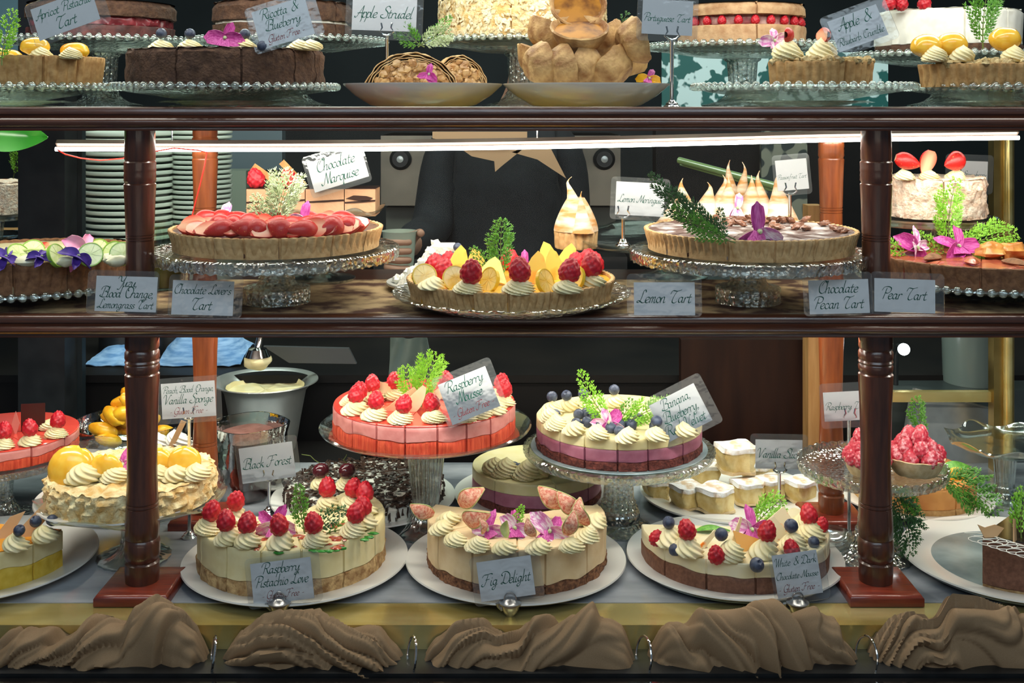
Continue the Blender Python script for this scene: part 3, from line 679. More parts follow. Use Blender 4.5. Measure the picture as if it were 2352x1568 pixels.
# raspberry pistachio love
plate('white_plate', 'white round plate under the raspberry pistachio cake', (PX(680, 1.6), 1.6, DECK), .158)
zb = DECK+.0062; zt = EYE-.583; wb = wobble(.004, 4, 2)
CU = (212, 240, 263, 286, 312, 340, 10, 40)
A = layered('raspberry_pistachio_cake', 'pale mousse cake with biscuit base, raspberries and purple orchid, bottom row left of middle', (PX(672, 1.6), 1.6, zb), .130,
    [('biscuit_base', 0, .024, BISC, dict(w1=wb, amp=.003, fr=70, cutd=.003, rows=5)), ('mousse', .0242, zt-zb, PISTC, dict(w0=wb, amp=.0012, fr=60, topamp=.002))], a=(186, 418), cuts=CU, board=.142)
pts = [(480, 1222), (538, 1196), (520, 1248), (566, 1254), (646, 1256), (724, 1252), (836, 1210), (812, 1228), (806, 1166), (752, 1168), (838, 1180)]
topped(A, pts, zt, 1.05, 1, raspberry, fs=1.28, what='raspberry on a cream rosette', where='of the raspberry pistachio cake', group='raspberries on the raspberry pistachio cake')
sp = M(); random.seed(4)
for k in range(60):
    p = on(random.uniform(520, 800), random.uniform(1200, 1262), zt)-A.location; sp.blob(p+Vector((0, 0, .0005)), (random.uniform(.003, .009), random.uniform(.002, .006), .0014), .3, k, 8, 5)
obj('berry_coulis', sp, pm('berry_coulis', (.30, .03, .02), (.55, .14, .06), 120, .2, coat=.4), A)['kind'] = 'stuff'
sp = M()
for q in [(722, 1262), (738, 1263), (755, 1262), (772, 1260), (786, 1256), (838, 1236), (848, 1230), (858, 1222), (640, 1266)]:
    p = on(q[0], q[1], zt)-A.location; sp.blob(p+Vector((0, -.002, -.001)), (.007, .003, .002), .25, q[0], 8, 5)
obj('green_icing', sp, pm('green_icing', (.04, .28, .03), None, rough=.3), A)['kind'] = 'stuff'
orchid('purple and white orchid flower among the raspberries of the pistachio cake', on(632, 1228, zt)+Vector((0, 0, .012)), 1.35, (-.3, .1, .2), MAG, mat2=MAGP, a0=.4)
sprig('dark green cedar sprig standing behind the orchid on the pistachio cake', on(700, 1226, zt), .058, (-.15, -.25, 0), LEAF, W=.34, seed=3, nb=12, bend=.1)
sprig('dark cedar sprig leaning right between the raspberries of the pistachio cake', on(712, 1232, zt), .05, (-.2, .75, .2), LEAFD, W=.42, seed=4, nb=9)
sprig('dark cedar sprig lying low towards the right of the pistachio cake', on(742, 1228, zt), .046, (-.5, 1.35, .1), LEAF, W=.4, seed=9, nb=8)
card('tilted white card reading Raspberry Pistachio Love, Gluten Free', 648, 1334, 140, 92, 7, 1.452, ['Raspberry', 'Pistachio Love'], '- Gluten Free -', (172, 112, 4, 2), lean=-6)
# fig delight
plate('white_plate', 'white round plate under the fig cake', (PX(1185, 1.6), 1.6, DECK), .1555)
FIGC = pm('fig_mousse', (.74, .54, .29), (.81, .63, .38), 50, .55, .15, 300)
wb = wobble(.003, 4, 5)
A = layered('fig_cake', 'pale caramel mousse cake with crumb base, figs and magenta petals, bottom row middle', (PX(1187, 1.6), 1.6, zb), .126,
    [('crumb_base', 0, .018, CHOCC, dict(w1=wb, amp=.004, fr=120, rows=6)), ('mousse', .0182, zt-zb, FIGC, dict(w0=wb, amp=.0014, fr=70, topamp=.002))], a=(160, 380), cuts=(212, 242, 270, 287, 318, 345), board=.140)
topped(A, [(1012, 1224), (1046, 1250), (1099, 1262), (1158, 1268), (1236, 1268), (1311, 1264), (1350, 1240), (1368, 1208), (1330, 1200), (1030, 1200)], zt, 1.0, .85)
FIGF = pm('fig_flesh', (.62, .12, .07), (.86, .52, .36), 300, .35, .5, 700); FIGS = pm('fig_skin', (.34, .44, .12), (.62, .56, .24), 50, .45)
def fig_build(kind=0):
    t = thing('fig_wedge', 'fig wedge', 'fig'); L = .036; Rr = .0165
    def prof(v): return Rr*(sin(pi*(.04+.93*v))**.75)*(1-.45*v)
    def sk(u, v): a = -.95+1.9*u; return Vector((prof(v)*sin(a), -prof(v)*cos(a)*1.0+.016*sin(pi*v), L*v))
    obj('skin', M().slab(sk, 9, 14, .0009), FIGS, t)
    m = M(); vs = []; n = 14
    for i in range(n):
        v = i/(n-1); r = prof(v)*.93; y0 = .016*sin(pi*v); vs += [(r*sin(-.92), -r*cos(.92)*1+y0, L*v), (0, y0-.002+.0012*sin(i*2.1), L*v), (r*sin(.92), -r*cos(.92)+y0, L*v), (0, -r*.98+y0, L*v)]
    m.add(vs, [(i*4+j, i*4+(j+1) % 4, i*4+4+(j+1) % 4, i*4+4+j) for i in range(n-1) for j in range(4)]+[(3, 2, 1, 0), (4*n-4, 4*n-3, 4*n-2, 4*n-1)]); obj('flesh', m, FIGF, t, smooth=60); return t
FG = Proto(fig_build)
# fruit point: rotations turn the cut face to the window
spec = [(1052, 1188, .018, (.3, -.95, 2.6), 1.25), (997, 1205, .014, (.2, 1.2, 3.3), 1.0), (1060, 1222, .018, (-.2, -1.3, 3.0), 1.2), (1112, 1254, .016, (.1, .25, 3.9), .62), (1163, 1262, .016, (0, 0, .5), .62), (1226, 1262, .016, (0, .35, 2.9), .72), (1300, 1258, .016, (.1, -.35, 3.2), .95), (1296, 1196, .020, (.3, .95, 3.3), 1.25), (1330, 1210, .018, (.2, .8, 3.2), 1.15), (1350, 1234, .016, (.2, .6, 2.7), 1.0), (1322, 1228, .018, (.1, -.2, 3.1), .9)]
fl = []
for px, py, up_, rt, sc in spec: p = on(px, py, zt); p.z += up_; fl.append(FG.put(p, rt, sc))
order(fl, 'fig wedge with pink flesh', 'standing on the fig cake', 'fig wedges on the fig cake')
fls = []
for px, py, rt, sc in ((1122, 1228, (-.5, -.5, .1), 1.15), (1180, 1226, (-.6, .1, .3), 1.3), (1262, 1232, (-.5, .4, -.2), 1.35)):
    fls.append(orchid('', on(px, py, zt)+Vector((0, 0, .006)), sc, rt, MAG, 4, mat2=MAGP, a0=random.random()))
order(fls, 'magenta striped petal flower', 'lying on top of the fig cake', 'magenta flowers on the fig cake')
sprig('small bright green cedar tip standing up behind the fig cake flowers', on(1186, 1222, zt), .030, (-.1, 0, 0), LEAFY, W=.4, seed=6, nb=7)
card('tilted white card reading Fig Delight in front of the fig cake', 1162, 1328, 126, 88, 8, 1.452, ['Fig Delight'], None, (162, 110, 3, 2), lean=-6, size=36)
# white & dark chocolate mousse
plate('white_plate', 'white round plate under the white and dark chocolate mousse cake', (PX(1686, 1.61), 1.61, DECK), .1525)
DCH = pm('chocolate_mousse', (.14, .052, .026), (.22, .092, .050), 200, .6, .5, 500, bd=.0015)
WCH = pm('white_glaze', (.84, .72, .42), (.88, .79, .54), 40, .3, coat=.3); zt = EYE-.603
wb = wobble(.002, 5, 8)
A = layered('white_dark_mousse_cake', 'brown mousse cake with cream glaze top and berries, bottom row right', (PX(1686, 1.61), 1.61, zb), .131,
    [('chocolate_mousse', 0, .0265, DCH, dict(w1=wb, amp=.0012, fr=50)), ('white_glaze', .0267, zt-zb, WCH, dict(w0=wb, amp=.0005, cutd=.0015))], a=(176, 396), cuts=(214, 243, 271, 300, 330, 2), board=.142)
st = M()
for k in range(8):
    c = on(1520+45*k, 1232+14*(k % 3)*.8, zt)-A.location
    for r in range(4):
        st.tube([c+Vector(((-.008+.004*i), (.002*math.cos(i*1.6)-.0045*r+.006), .0006)) for i in range(5)], .0004, 4)
obj('chocolate_feathering', st, DCH, A)['kind'] = 'stuff'
R_ = topped(A, [(1538, 1252, 0), (1583, 1274), (1678, 1286, 0), (1756, 1278), (1825, 1266, 0), (1862, 1238), (1850, 1212, 0)], zt, 1.12, 1.15, raspberry, fs=1.25)
R_ += [raspberry(on(a, b, zt), c) for a, b, c in ((1501, 1250, 1.0), (1646, 1292, 1.12), (1823, 1280, 1.1), (1884, 1218, 1.0))]
order(R_, 'raspberry', 'on the white and dark chocolate mousse cake', 'raspberries on the white and dark mousse cake')
B_ = []
for a, b, up_, c in ((1535, 1250, .024, 1.35), (1550, 1276, 0, 1.35), (1664, 1284, .026, 1.4), (1733, 1302, 0, 1.5), (1824, 1264, .026, 1.5), (1874, 1254, 0, 1.25)):
    p = on(a, b, zt); p.z += up_; B_.append(blueberry(p, c))
order(B_, 'blueberry', 'on the white and dark chocolate mousse cake', 'blueberries on the white and dark mousse cake')
WSH = pm('white_chocolate', (.86, .72, .42), None, rough=.4); OSH = pm('orange_white_chocolate', (.88, .76, .50), (.92, .24, .02), 45, .4, lo=.56, hi=.62)
def shard(label, p, w_, h_, rot, mat, poly=None, group=None, name='chocolate_shard'):
    o = obj(name, M().prism(poly or [(0, -h_*.5), (w_*.5, 0), (0, h_*.5), (-w_*.5, 0)], .0018), mat, None, False); o.location = p; o.rotation_euler = rot
    return tag(o, label, 'chocolate decoration', group)
shard('plain cream-coloured square chocolate shard at the left of the white and dark mousse cake', on(1577, 1240, zt)+Vector((0, 0, .012)), .030, .036, (-.25, .35, .2), WSH)
shard('orange-spotted white chocolate shard, the front one, right side of the white and dark mousse cake', on(1775, 1250, zt)+Vector((0, 0, .018)), .042, .040, (-.2, .1, -.1), OSH)
shard('orange-spotted white chocolate shard, the rear one, behind the front spotted shard', on(1795, 1226, zt)+Vector((0, 0, .016)), .042, .044, (-.2, .2, .1), OSH)
shard('thin pointed cream chocolate shard upright in the middle of the mousse cake', on(1690, 1254, zt)+Vector((0, 0, .016)), .013, .048, (-.1, .35, .3), WSH, [(-.006, -.024), (.004, -.022), (.003, .024), (0, .024)])
shard('narrow orange-tinted shard leaning at the left of the mousse cake', on(1622, 1258, zt)+Vector((0, 0, .008)), .01, .034, (-.2, .85, .2), OSH, [(-.005, -.02), (.004, -.02), (.004, .02), (-.002, .02)])
shard('amber triangular shard leaning in the middle of the mousse cake', on(1712, 1262, zt)+Vector((0, 0, .012)), .03, .03, (-.5, -.55, .2), pm('amber_sugar', (.72, .36, .08), None, rough=.2), [(-.018, -.012), (.018, -.010), (-.006, .02)])
orchid('magenta orchid flower at the back of the white and dark mousse cake', on(1724, 1236, zt)+Vector((0, 0, .012)), 1.35, (-.3, .3, .1), MAG, mat2=MAGP, a0=.9)
sprig('bright green cedar frond behind the magenta orchid, bottom row right', on(1722, 1222, zt), .062, (-.25, .75, .1), LEAFY, W=.5, seed=12, nb=13)
o = obj('bay_leaf', M().slab(lambda u, v: Vector(((v-.5)*.052, (u-.5)*.020*sin(pi*min(.98, v+.02)), .006*sin(pi*v)-.004*abs(u-.5))), 9, 14, .0005), LEAF); o.location = on(1634, 1222, zt)+Vector((0, 0, .003)); tag(o, 'flat green bay leaf at the back of the white and dark mousse cake', 'leaf')
card('white card reading White & Dark Chocolate Mousse, Gluten Free', 1831, 1318, 104, 96, 8, 1.452, ['White & Dark', 'Chocolate Mousse'], '- Gluten Free -', (128, 120, 4, -3), lean=-6, size=27)
# mango cake, far left
plate('white_plate', 'white round plate at the far left under the yellow mango cake', (PX(-45, 1.6), 1.6, DECK), .158)
zt = EYE-.593
MANG = pm('yellow_sponge', (.62, .40, .02), (.78, .56, .08), 60, .7, .3, 300); MGL = pm('mango_glaze', (.82, .28, .008), (.88, .40, .02), 20, .2, coat=.2)
wb = wobble(.005, 3, 3)
A = layered('mango_cake', 'yellow layer cake with orange glaze and blueberries, cut off at far left', (PX(-45, 1.6), 1.6, zb), .130,
    [('yellow_sponge', 0, .028, MANG, dict(w1=wb, amp=.002, fr=60)), ('cream_layer', .0282, zt-zb-.0015, PISTC, dict(w0=wb)), ('mango_glaze', zt-zb-.0014, zt-zb, MGL, dict(R=.1285, rows=1, bev=.0005))], a=(200, 348), cuts=(270, 292, 325))
for a, b, s_ in ((38, 1262, 1.0), (103, 1242, 1.05)): rosette(A, on(a, b, zt), s_, 1.05)
B_ = []
for a, b, c in ((40, 1262, 1.2), (88, 1240, 1.25), (112, 1241, 1.25)):
    p = on(a, b, zt); p.z += .021; B_.append(blueberry(p, c))
order(B_, 'dark blueberry on cream', 'of the yellow mango cake', 'blueberries on the mango cake')
CARAM = pm('caramel_chocolate', (.62, .36, .16), (.70, .45, .24), 20, .4)
shard('caramel-coloured chocolate shard, the right of two, on the yellow mango cake', on(66, 1236, zt)+Vector((0, .01, .014)), .02, .07, (-.2, .75, .2), CARAM, [(-.010, -.035), (.010, -.032), (.009, .036), (-.008, .034)])
shard('caramel-coloured chocolate shard, the left of two, on the yellow mango cake', on(14, 1240, zt)+Vector((0, .01, .010)), .02, .07, (-.2, .65, .2), CARAM, [(-.010, -.035), (.010, -.032), (.002, .030), (-.010, .014)])
# chocolate cake, far right
plate('white_plate', 'white round plate with silver board at the far right, under the dark chocolate cake', (PX(2335, 1.6), 1.6, DECK), .157)
zt = EYE-.577
A = layered('chocolate_cake', 'dark chocolate cake with piped white swirls on a silver board, bottom right corner', (PX(2335, 1.6), 1.6, zb), .122,
    [('pale_base', 0, .006, BISC, dict(amp=.002)), ('chocolate_body', .0062, zt-zb-.002, DCH, dict(amp=.001)), ('ganache_top', zt-zb-.0018, zt-zb, pm('ganache', (.030, .022, .012), None, rough=.12, coat=.5), dict(R=.1215, rows=1))], a=(226, 400), cuts=(262, 295, 330), board=.146)
sw = M()
for k in range(6):
    c = on(2250+22*k, 1238+7*k, zt)-A.location; sw.tube([c+Vector(((.004+.0012*i)*cos(i*.55)*1.4, (.004+.0012*i)*sin(i*.55), .0006)) for i in range(16)], .0006, 5)
obj('white_piping', sw, CREAMW, A)
shard('pale caramel shard standing on the dark chocolate cake, the left of two', on(2276, 1232, zt)+Vector((0, 0, .010)), .02, .03, (-.3, -.5, .2), CARAM, [(-.012, .014), (-.014, -.004), (0, -.012), (.016, -.008), (.008, .002), (-.006, .006)])
shard('pale caramel shard standing on the dark chocolate cake, the right of two', on(2330, 1240, zt)+Vector((0, 0, .012)), .01, .03, (-.1, .1, .8), CARAM, [(-.005, -.014), (.004, -.014), (.005, .014), (0, .016)])
sprig('bright green cedar sprig on the dark chocolate cake at the right edge', on(2346, 1236, zt), .055, (-.2, .15, .3), LEAFY, W=.55, seed=20, nb=11)
# raspberry mousse on a tall glass stand
zp = EYE-.5035
stand('tall_cake_stand', 'tall clear glass stand with fluted stem under the raspberry mousse cake', (PX(978, 1.735), 1.735, DECK), .162, zp-DECK+.0121, 'dish', (.030, .018, 22, .0016), .056, .022, CLEAR)
zt = EYE-.457; JEL = pm('raspberry_jelly', (.72, .06, .045), (.82, .09, .06), 20, .08, coat=.7); PINKM = pm('pink_mousse', (.60, .20, .18), (.70, .28, .25), 70, .45, .2, 400, bd=.0008)
REDS = pm('red_sponge', (.58, .040, .014), (.78, .11, .04), 40, .7, .7, 260, stretch=(9, 9, .6)); wb = wobble(.004, 4, 11)
def mousse(label, loc, R, H, a=None, cuts=()):
    return layered('raspberry_mousse_cake', label, loc, R, [('red_sponge', 0, H*.50, REDS, dict(w1=wb, amp=.0015, fr=90, fl=(90, .0008))), ('pink_mousse', H*.503, H*.94, PINKM, dict(w0=wb, amp=.0005)), ('jelly_top', H*.943, H, JEL, dict(R=R*.997, rows=1, cutd=.002))], a, cuts)
A = mousse('round pink raspberry mousse cake with red sponge on the tall glass stand', (PX(975, 1.735), 1.735, zp+.0001), .139, zt-zp, None, (205, 226, 245, 263, 282, 300, 318, 340, 20, 60))
topped(A, [(815, 950, 1, 1.1), (862, 962, 1, 1.05), (922, 970), (996, 968), (1066, 966, 0), (1104, 958, 0), (1140, 948, 0), (1158, 930, 1, .9), (1150, 915), (806, 930, 0), (855, 922), (905, 916), (1028, 912)], zt, 1.08, .85, raspberry, fs=1.22, up=.016, what='raspberry on a cream rosette', where='of the raspberry mousse cake', group='raspberries on the raspberry mousse cake')
raspberry(on(826, 935, zt)+Vector((0, 0, .014)), 1.2)['label'] = 'extra raspberry squeezed in at the left edge of the raspberry mousse cake'
sprig('bushy bright green cedar sprig on top of the raspberry mousse cake', on(968, 935, zt), .068, (-.1, .05, 0), LEAFY, W=.55, seed=31, nb=14)
sprig('bright green cedar sprig leaning left on the raspberry mousse cake', on(962, 936, zt), .055, (-.2, -.55, .2), LEAFY, W=.5, seed=32, nb=11)
CURL = pm('chocolate_curl', (.72, .50, .28), (.82, .63, .42), 30, .35)
cl = []
for px, py, rt, k in ((900, 918, (.1, .5, .3), 1.), (925, 944, (.2, -.6, .3), 1.1), (950, 946, (.1, -.9, .1), 1.1), (1000, 930, (.1, -.7, .2), .8)):
    o = obj('chocolate_curl', M().slab(lambda u, v: Vector(((u-.5)*.050*k, .012*(2*u-1)**2, (v-.5)*.020*sin(pi*(.1+.8*u))*k)), 14, 6, .0010), CURL); o.location = on(px, py, zt)+Vector((0, 0, .012)); o.rotation_euler = rt; cl.append(tag(o, '', 'chocolate decoration'))
order(cl, 'pale caramel chocolate petal', 'on top of the raspberry mousse cake', 'chocolate petals on the raspberry mousse cake')
card('tilted white card reading Raspberry Mousse, Gluten Free', 1077, 908, 118, 96, 22, 1.60, ['Raspberry', 'Mousse'], '- Gluten Free -', (146, 118, 3, 6), lean=-10)
# raspberry mousse at the far left
zp2 = EYE-.553
stand('tall_cake_stand', 'glass stand at the far left under the second raspberry mousse cake', (PX(0, 1.80), 1.80, DECK), .132, zp2-DECK, 'plain', (.022, .018, 16, .001), .05, .018)
A = mousse('second pink raspberry mousse cake, cut off by the left edge', (PX(5, 1.80), 1.80, zp2+.0002), .115, .030, None, (285, 315, 345))
topped(A, [(8, 1028), (72, 1020), (132, 1002), (110, 985, 0)], zp2+.0302, 1.0, .8, raspberry, fs=1.2, what='raspberry on cream', where='of the second mousse cake at the far left', group='raspberries on the left mousse cake')
shard('dark chocolate square standing on the second mousse cake at the far left', on(76, 990, zp2+.03)+Vector((0, 0, .022)), .04, .04, (0, 0, .2), pm('dark_chocolate', (.05, .012, .010), None, rough=.3), [(-.018, -.022), (.018, -.022), (.018, .022), (-.018, .022)])
shard('pink chocolate petal standing beside the dark square at the far left', on(36, 996, zp2+.03)+Vector((0, 0, .016)), .012, .04, (0, 0, .2), pm('pink_chocolate', (.62, .22, .18), None, rough=.35))
# banana, blueberry, red velvet
zp = EYE-.529
stand('tall_cake_stand', 'tall pressed-glass stand with ribbed rim under the banana blueberry cake', (PX(1421, 1.74), 1.74, DECK), .147, zp-DECK, 'scallop', (.018, .022, 16, .002), .052, .034)
BANC = pm('banana_cream', (.80, .69, .34), (.85, .75, .44), 50, .4, coat=.15); PURP = pm('purple_mousse', (.34, .10, .16), (.42, .15, .22), 60, .5, .15, 300); RVEL = pm('red_velvet', (.07, .012, .008), (.20, .045, .030), 200, .85, .8, 300, bd=.003)
def banana(label, loc, R, H, cuts, a=None):
    w1 = wobble(.002, 5, 14)
    return layered('banana_blueberry_cake', label, loc, R, [('velvet_base', 0, H*.28, RVEL, dict(w1=w1, amp=.003, fr=110)), ('purple_mousse', H*.283, H*.66, PURP, dict(w0=w1, amp=.0006)), ('banana_cream', H*.663, H, BANC, dict(amp=.0006, cutd=.0025))], a, cuts, board=R*1.07)
zt = EYE-.481; zc = zp+.0022
A = banana('cream and purple banana blueberry cake with loose blueberries on the ribbed stand', (PX(1421, 1.74), 1.74, zc), .1265, zt-zc, (200, 222, 242, 264, 284, 312, 340, 90))
topped(A, [(1262, 968, 0), (1278, 985, 0), (1318, 997, 0), (1371, 1007, 0), (1440, 1015, 0), (1508, 1010), (1575, 1000, 0), (1268, 950), (1304, 942), (1348, 938), (1410, 933)], zt, 1.0, 1.0, blueberry, fs=1.35, up=.019, what='blueberry on a cream rosette', where='of the cream and purple cake', group='blueberries on rosettes of the cream and purple cake')
berries(blueberry, [(1279, 962), (1327, 962), (1344, 958), (1327, 978), (1364, 966), (1353, 980), (1370, 986), (1408, 992), (1424, 986), (1436, 982), (1452, 984), (1414, 998), (1464, 972), (1500, 988)], zt, 'loose blueberry', 'lying on top of the cream and purple cake', 'loose blueberries on the cream and purple cake', 1.35)
sprig('bright green cedar sprig pointing left on the cream and purple cake', on(1412, 985, zt), .086, (-.15, -.78, 0), LEAFY, W=.28, seed=41, nb=15)
sprig('bright green cedar sprig pointing right on the cream and purple cake', on(1418, 985, zt), .082, (-.15, .92, 0), LEAFY, W=.36, seed=42, nb=14)
sprig('short cedar sprig standing in the middle of the cream and purple cake', on(1420, 984, zt), .04, (-.1, .3, 0), LEAF, W=.5, seed=43, nb=8)
orchid('pink and white orchid flower in the middle of the cream and purple cake', on(1398, 988, zt)+Vector((0, -.004, .012)), 1.1, (-.3, -.3, 0), MAGP, 5, mat2=MAG)
card('tilted white card reading Banana, Blueberry, Red Velvet', 1563, 948, 116, 92, 27, 1.635, ['Banana,', 'Blueberry,', 'Red Velvet'], None, (144, 122, 8, 2), lean=-10)
plate('white_plate', 'white plate behind the fig cake, under the second banana blueberry cake', (PX(1232, 1.87), 1.87, DECK), .136)
zq = DECK+.0062; A = banana('second cream and purple cake, behind and below the ribbed glass stand', (PX(1232, 1.87), 1.87, zq), .106, .052, (285, 230, 320))
topped(A, [(1136, 1085, 0, 1.1), (1158, 1092, 0, 1.2), (1210, 1098, 0, 1.2), (1240, 1092, 0, 1.1)], zq+.052, 1.1, 1.)
berries(blueberry, [(1172, 1082), (1190, 1084), (1184, 1074), (1200, 1090)], zq+.052, 'dark blueberry', 'on the second banana cake behind the fig cake', 'blueberries on the rear banana cake', 1.35)
# black forest
plate('white_plate', 'white plate behind the pistachio cake, under the black forest cake', (PX(835, 1.85), 1.85, DECK), .150)
A = layered('black_forest_cake', 'low cream cake covered in dark chocolate shavings, behind the pistachio cake', (PX(838, 1.85), 1.85, DECK+.0062), .128, [('cream_body', 0, .024, CREAMW, dict(amp=.003, topamp=.002))], None, (250, 300))
sh = M(); random.seed(21)
for k in range(1500):
    a = random.uniform(0, TAU); r = .128*math.sqrt(random.random()); z = .0255+random.uniform(0, .004)
    if random.random() < .25: r = .1285; z = random.uniform(.004, .026)
    T = Matrix.Translation((r*cos(a), r*sin(a), z)) @ Matrix.Rotation(random.uniform(0, TAU), 4, 'Z') @ Matrix.Rotation(random.uniform(-.5, .5), 4, 'X') @ Matrix.Rotation(pi/2 if r > .128 else random.uniform(-.4, .4), 4, 'Y')
    l, w_ = random.uniform(.003, .0075), random.uniform(.0012, .003); sh.box(-l, l, -w_, w_, -.0004, .0004, T)
o = obj('chocolate_shavings', sh, pm('dark_shavings', (.035, .018, .012), (.07, .035, .022), 60, .35), A, smooth=False); o['kind'] = 'stuff'
CHY = pm('cherry_skin', (.07, .008, .014), (.12, .012, .02), 40, .12, coat=.6)
ch = []
for px, stx in ((737, -1), (797, 0)):
    p = on(px, 1122, DECK+.034); rosette(A, p, 1.1, 1.0)
    t = thing('cherry', '', 'cherry', p+Vector((0, 0, .016))); c = M(); c.blob((0, 0, .0125), (.0135, .0135, .0125), .02, 1, 24, 14); obj('fruit', c, CHY, t)
    obj('stalk', M().tube([(0, 0, .024), (-.006+.004*stx, 0, .030), (-.016*abs(stx)-.001, 0, .037), (-.030*abs(stx)-.001, 0, .039)], .0006, 5), TWIG, t); ch.append(t)
order(ch, 'glossy dark cherry on cream', 'on the black forest cake', 'cherries on the black forest cake')
card('white card reading Black Forest on a chrome clip stand', 614, 1062, 124, 80, 8, 1.80, ['Black Forest'], None, (144, 112, 2, -2), lean=-4, hold=(618, 1100, DECK), size=30)
# peach cake on wavy stand
stand('wavy_cake_stand', 'clear wavy-edged glass stand behind the left front post', (PX(308, 1.63), 1.63, DECK), .132, .091, 'wavy', (.020, .016, 14, .001), .052, .016, CLEAR)
plate('white_plate', 'white plate on the wavy glass stand behind the left front post', (PX(285, 1.63), 1.63, DECK+.0815), .122, .010)
z0 = DECK+.0877
A = layered('peach_sponge_cake', 'flaky almond-coated cream cake topped with peach slices, behind the left post', (PX(303, 1.63), 1.63, z0), .116, [('flaked_body', 0, .038, FLAKE, dict(amp=.009, fr=115, topamp=.007, rows=9, n=260, bev=.006))], None, ())
def peach(label, p, R, rot, half=True, mat=None):
    m = M(); n = 20
    def fn(u, v):
        a = pi*u; b = pi*(v-.5); return Vector((R*cos(b)*cos(a), -R*.55*sin(a)*cos(b), R*sin(b)))
    m.slab(fn, n, 12, R*.22); o = obj('peach_slice', m, mat or YEL, None, smooth=70); o.location = p; o.rotation_euler = rot; return tag(o, label, 'peach slice')
zt = z0+.038
peach('curved yellow peach slice at the far left of the peach sponge cake', on(166, 1100, zt)+Vector((0, 0, .014)), .030, (-.1, .25, .1))
peach('yellow peach half, second from left on the peach sponge cake', on(248, 1098, zt)+Vector((0, -.004, .016)), .021, (.3, 0, 0))
peach('yellow peach slice directly right of the left front post', on(362, 1085, zt)+Vector((0, 0, .014)), .020, (.1, .3, .3))
peach('yellow peach half at the far right of the peach sponge cake', on(424, 1092, zt)+Vector((0, 0, .020)), .021, (.1, .1, .2))
for a, b, s_ in ((190, 1106, 1.5), (262, 1104, 1.2), (364, 1100, 1.1), (400, 1102, 1.2), (450, 1100, 1.2)): rosette(A, on(a, b, zt), s_, .9)
orchid('pink orchid petal flower beside the left front post on the peach cake', on(282, 1092, zt)+Vector((0, 0, .016)), 1.2, (-.2, .2, .1), MAG, 4, mat2=MAGP)
card('white card reading Peach, Blood Orange, Vanilla Sponge, Gluten Free', 433, 918, 124, 80, 4, 1.70, ['Peach, Blood Orange,', 'Vanilla Sponge'], '- Gluten Free -', (152, 104, 0, 0), lean=-4, hold=(435, 958, DECK), size=24)
card('partly hidden white card behind the peach cake, only its top showing', 236, 1062, 116, 60, -2, 1.775, ['Cho'], None, (150, 96, 0, 0), lean=-2, hold=(222, 1075, DECK), size=24)
# fruit bowl of orange segments
def bowl(name, label, loc, R, H, mat, th=.003, base=.4, cat='bowl'):
    P = [(0, th), (R*base, th)]+[(R*base+(R-R*base)*sin(pi/2*k/8), th+(H-th)*(1-cos(pi/2*k/8))) for k in range(1, 9)]
    P2 = [(r+th*.8, z) for r, z in P[::-1][:-1]]; P2[0] = (R+th*.7, H); P += P2[:-1]+[(R*base, 0), (0, 0)]
    o = obj(name, M().lathe(P, 72), mat); o.location = loc; return tag(o, label, cat)
zs = EYE-.606
stand('low_glass_stand', 'low glass stand behind the left post under the fruit bowl', (PX(305, 1.94), 1.94, DECK), .09, zs-DECK, 'plain', (.02, .02, 12, .001), .05, .012)
bowl('glass_fruit_bowl', 'glass bowl heaped with orange segments behind the left front post', (PX(305, 1.94), 1.94, zs), .096, .062, BOWLG)
def seg_m():
    m = M(); m.blob((0, 0, 0), (.026, .011, .013), .10, 3, 20, 12); return m
SG = seg_m().mesh('orange_segment', ORG); sg = []; random.seed(11)
for k in range(24):
    a = random.uniform(0, TAU); l = k/24; r = .065*(1-l)**.7*random.uniform(.55, 1); o = link('orange_segment', SG)
    o.location = (PX(303, 1.94)+r*cos(a), 1.94+r*sin(a)*.8-.01, zs+.030+.075*l); o.rotation_euler = (random.uniform(-.7, .7), random.uniform(-.8, .8), random.uniform(-.8, .8)); tag(o, '', 'orange segment'); sg.append(o)
order(sg, 'orange segment', 'heaped in the glass fruit bowl', 'orange segments in the fruit bowl')
# salad-like bowl right of the post
bowl('glass_dessert_bowl', 'glass bowl of cream puffs and wafers between left front and rear posts', (PX(388, 1.86), 1.86, DECK), .052, .068, BOWLG)
cp = []
for px, py in ((362, 1018), (410, 1015), (385, 1035), (425, 1035)):
    o = link('cream_puff', ROSW[0]); o.location = Vector((PX(px, 1.85), 1.85, PZ(py+8, 1.85))); o.scale = (1.1,)*3; cp.append(tag(o, '', 'cream puff'))
order(cp, 'cream puff', 'in the glass dessert bowl by the rear post', 'cream puffs in the dessert bowl')
shard('long amber wafer sticking out of the glass dessert bowl, upright one', (PX(400, 1.83), 1.83, PZ(1005, 1.83)), .01, .05, (0, .4, .2), CARAM, [(-.004, -.03), (.004, -.03), (.008, .03), (-.001, .03)])
shard('long amber wafer sticking out of the glass dessert bowl, lower one', (PX(418, 1.82), 1.82, PZ(1040, 1.82)), .01, .05, (0, 1.0, .2), CARAM, [(-.004, -.03), (.004, -.03), (.006, .03), (-.001, .03)])
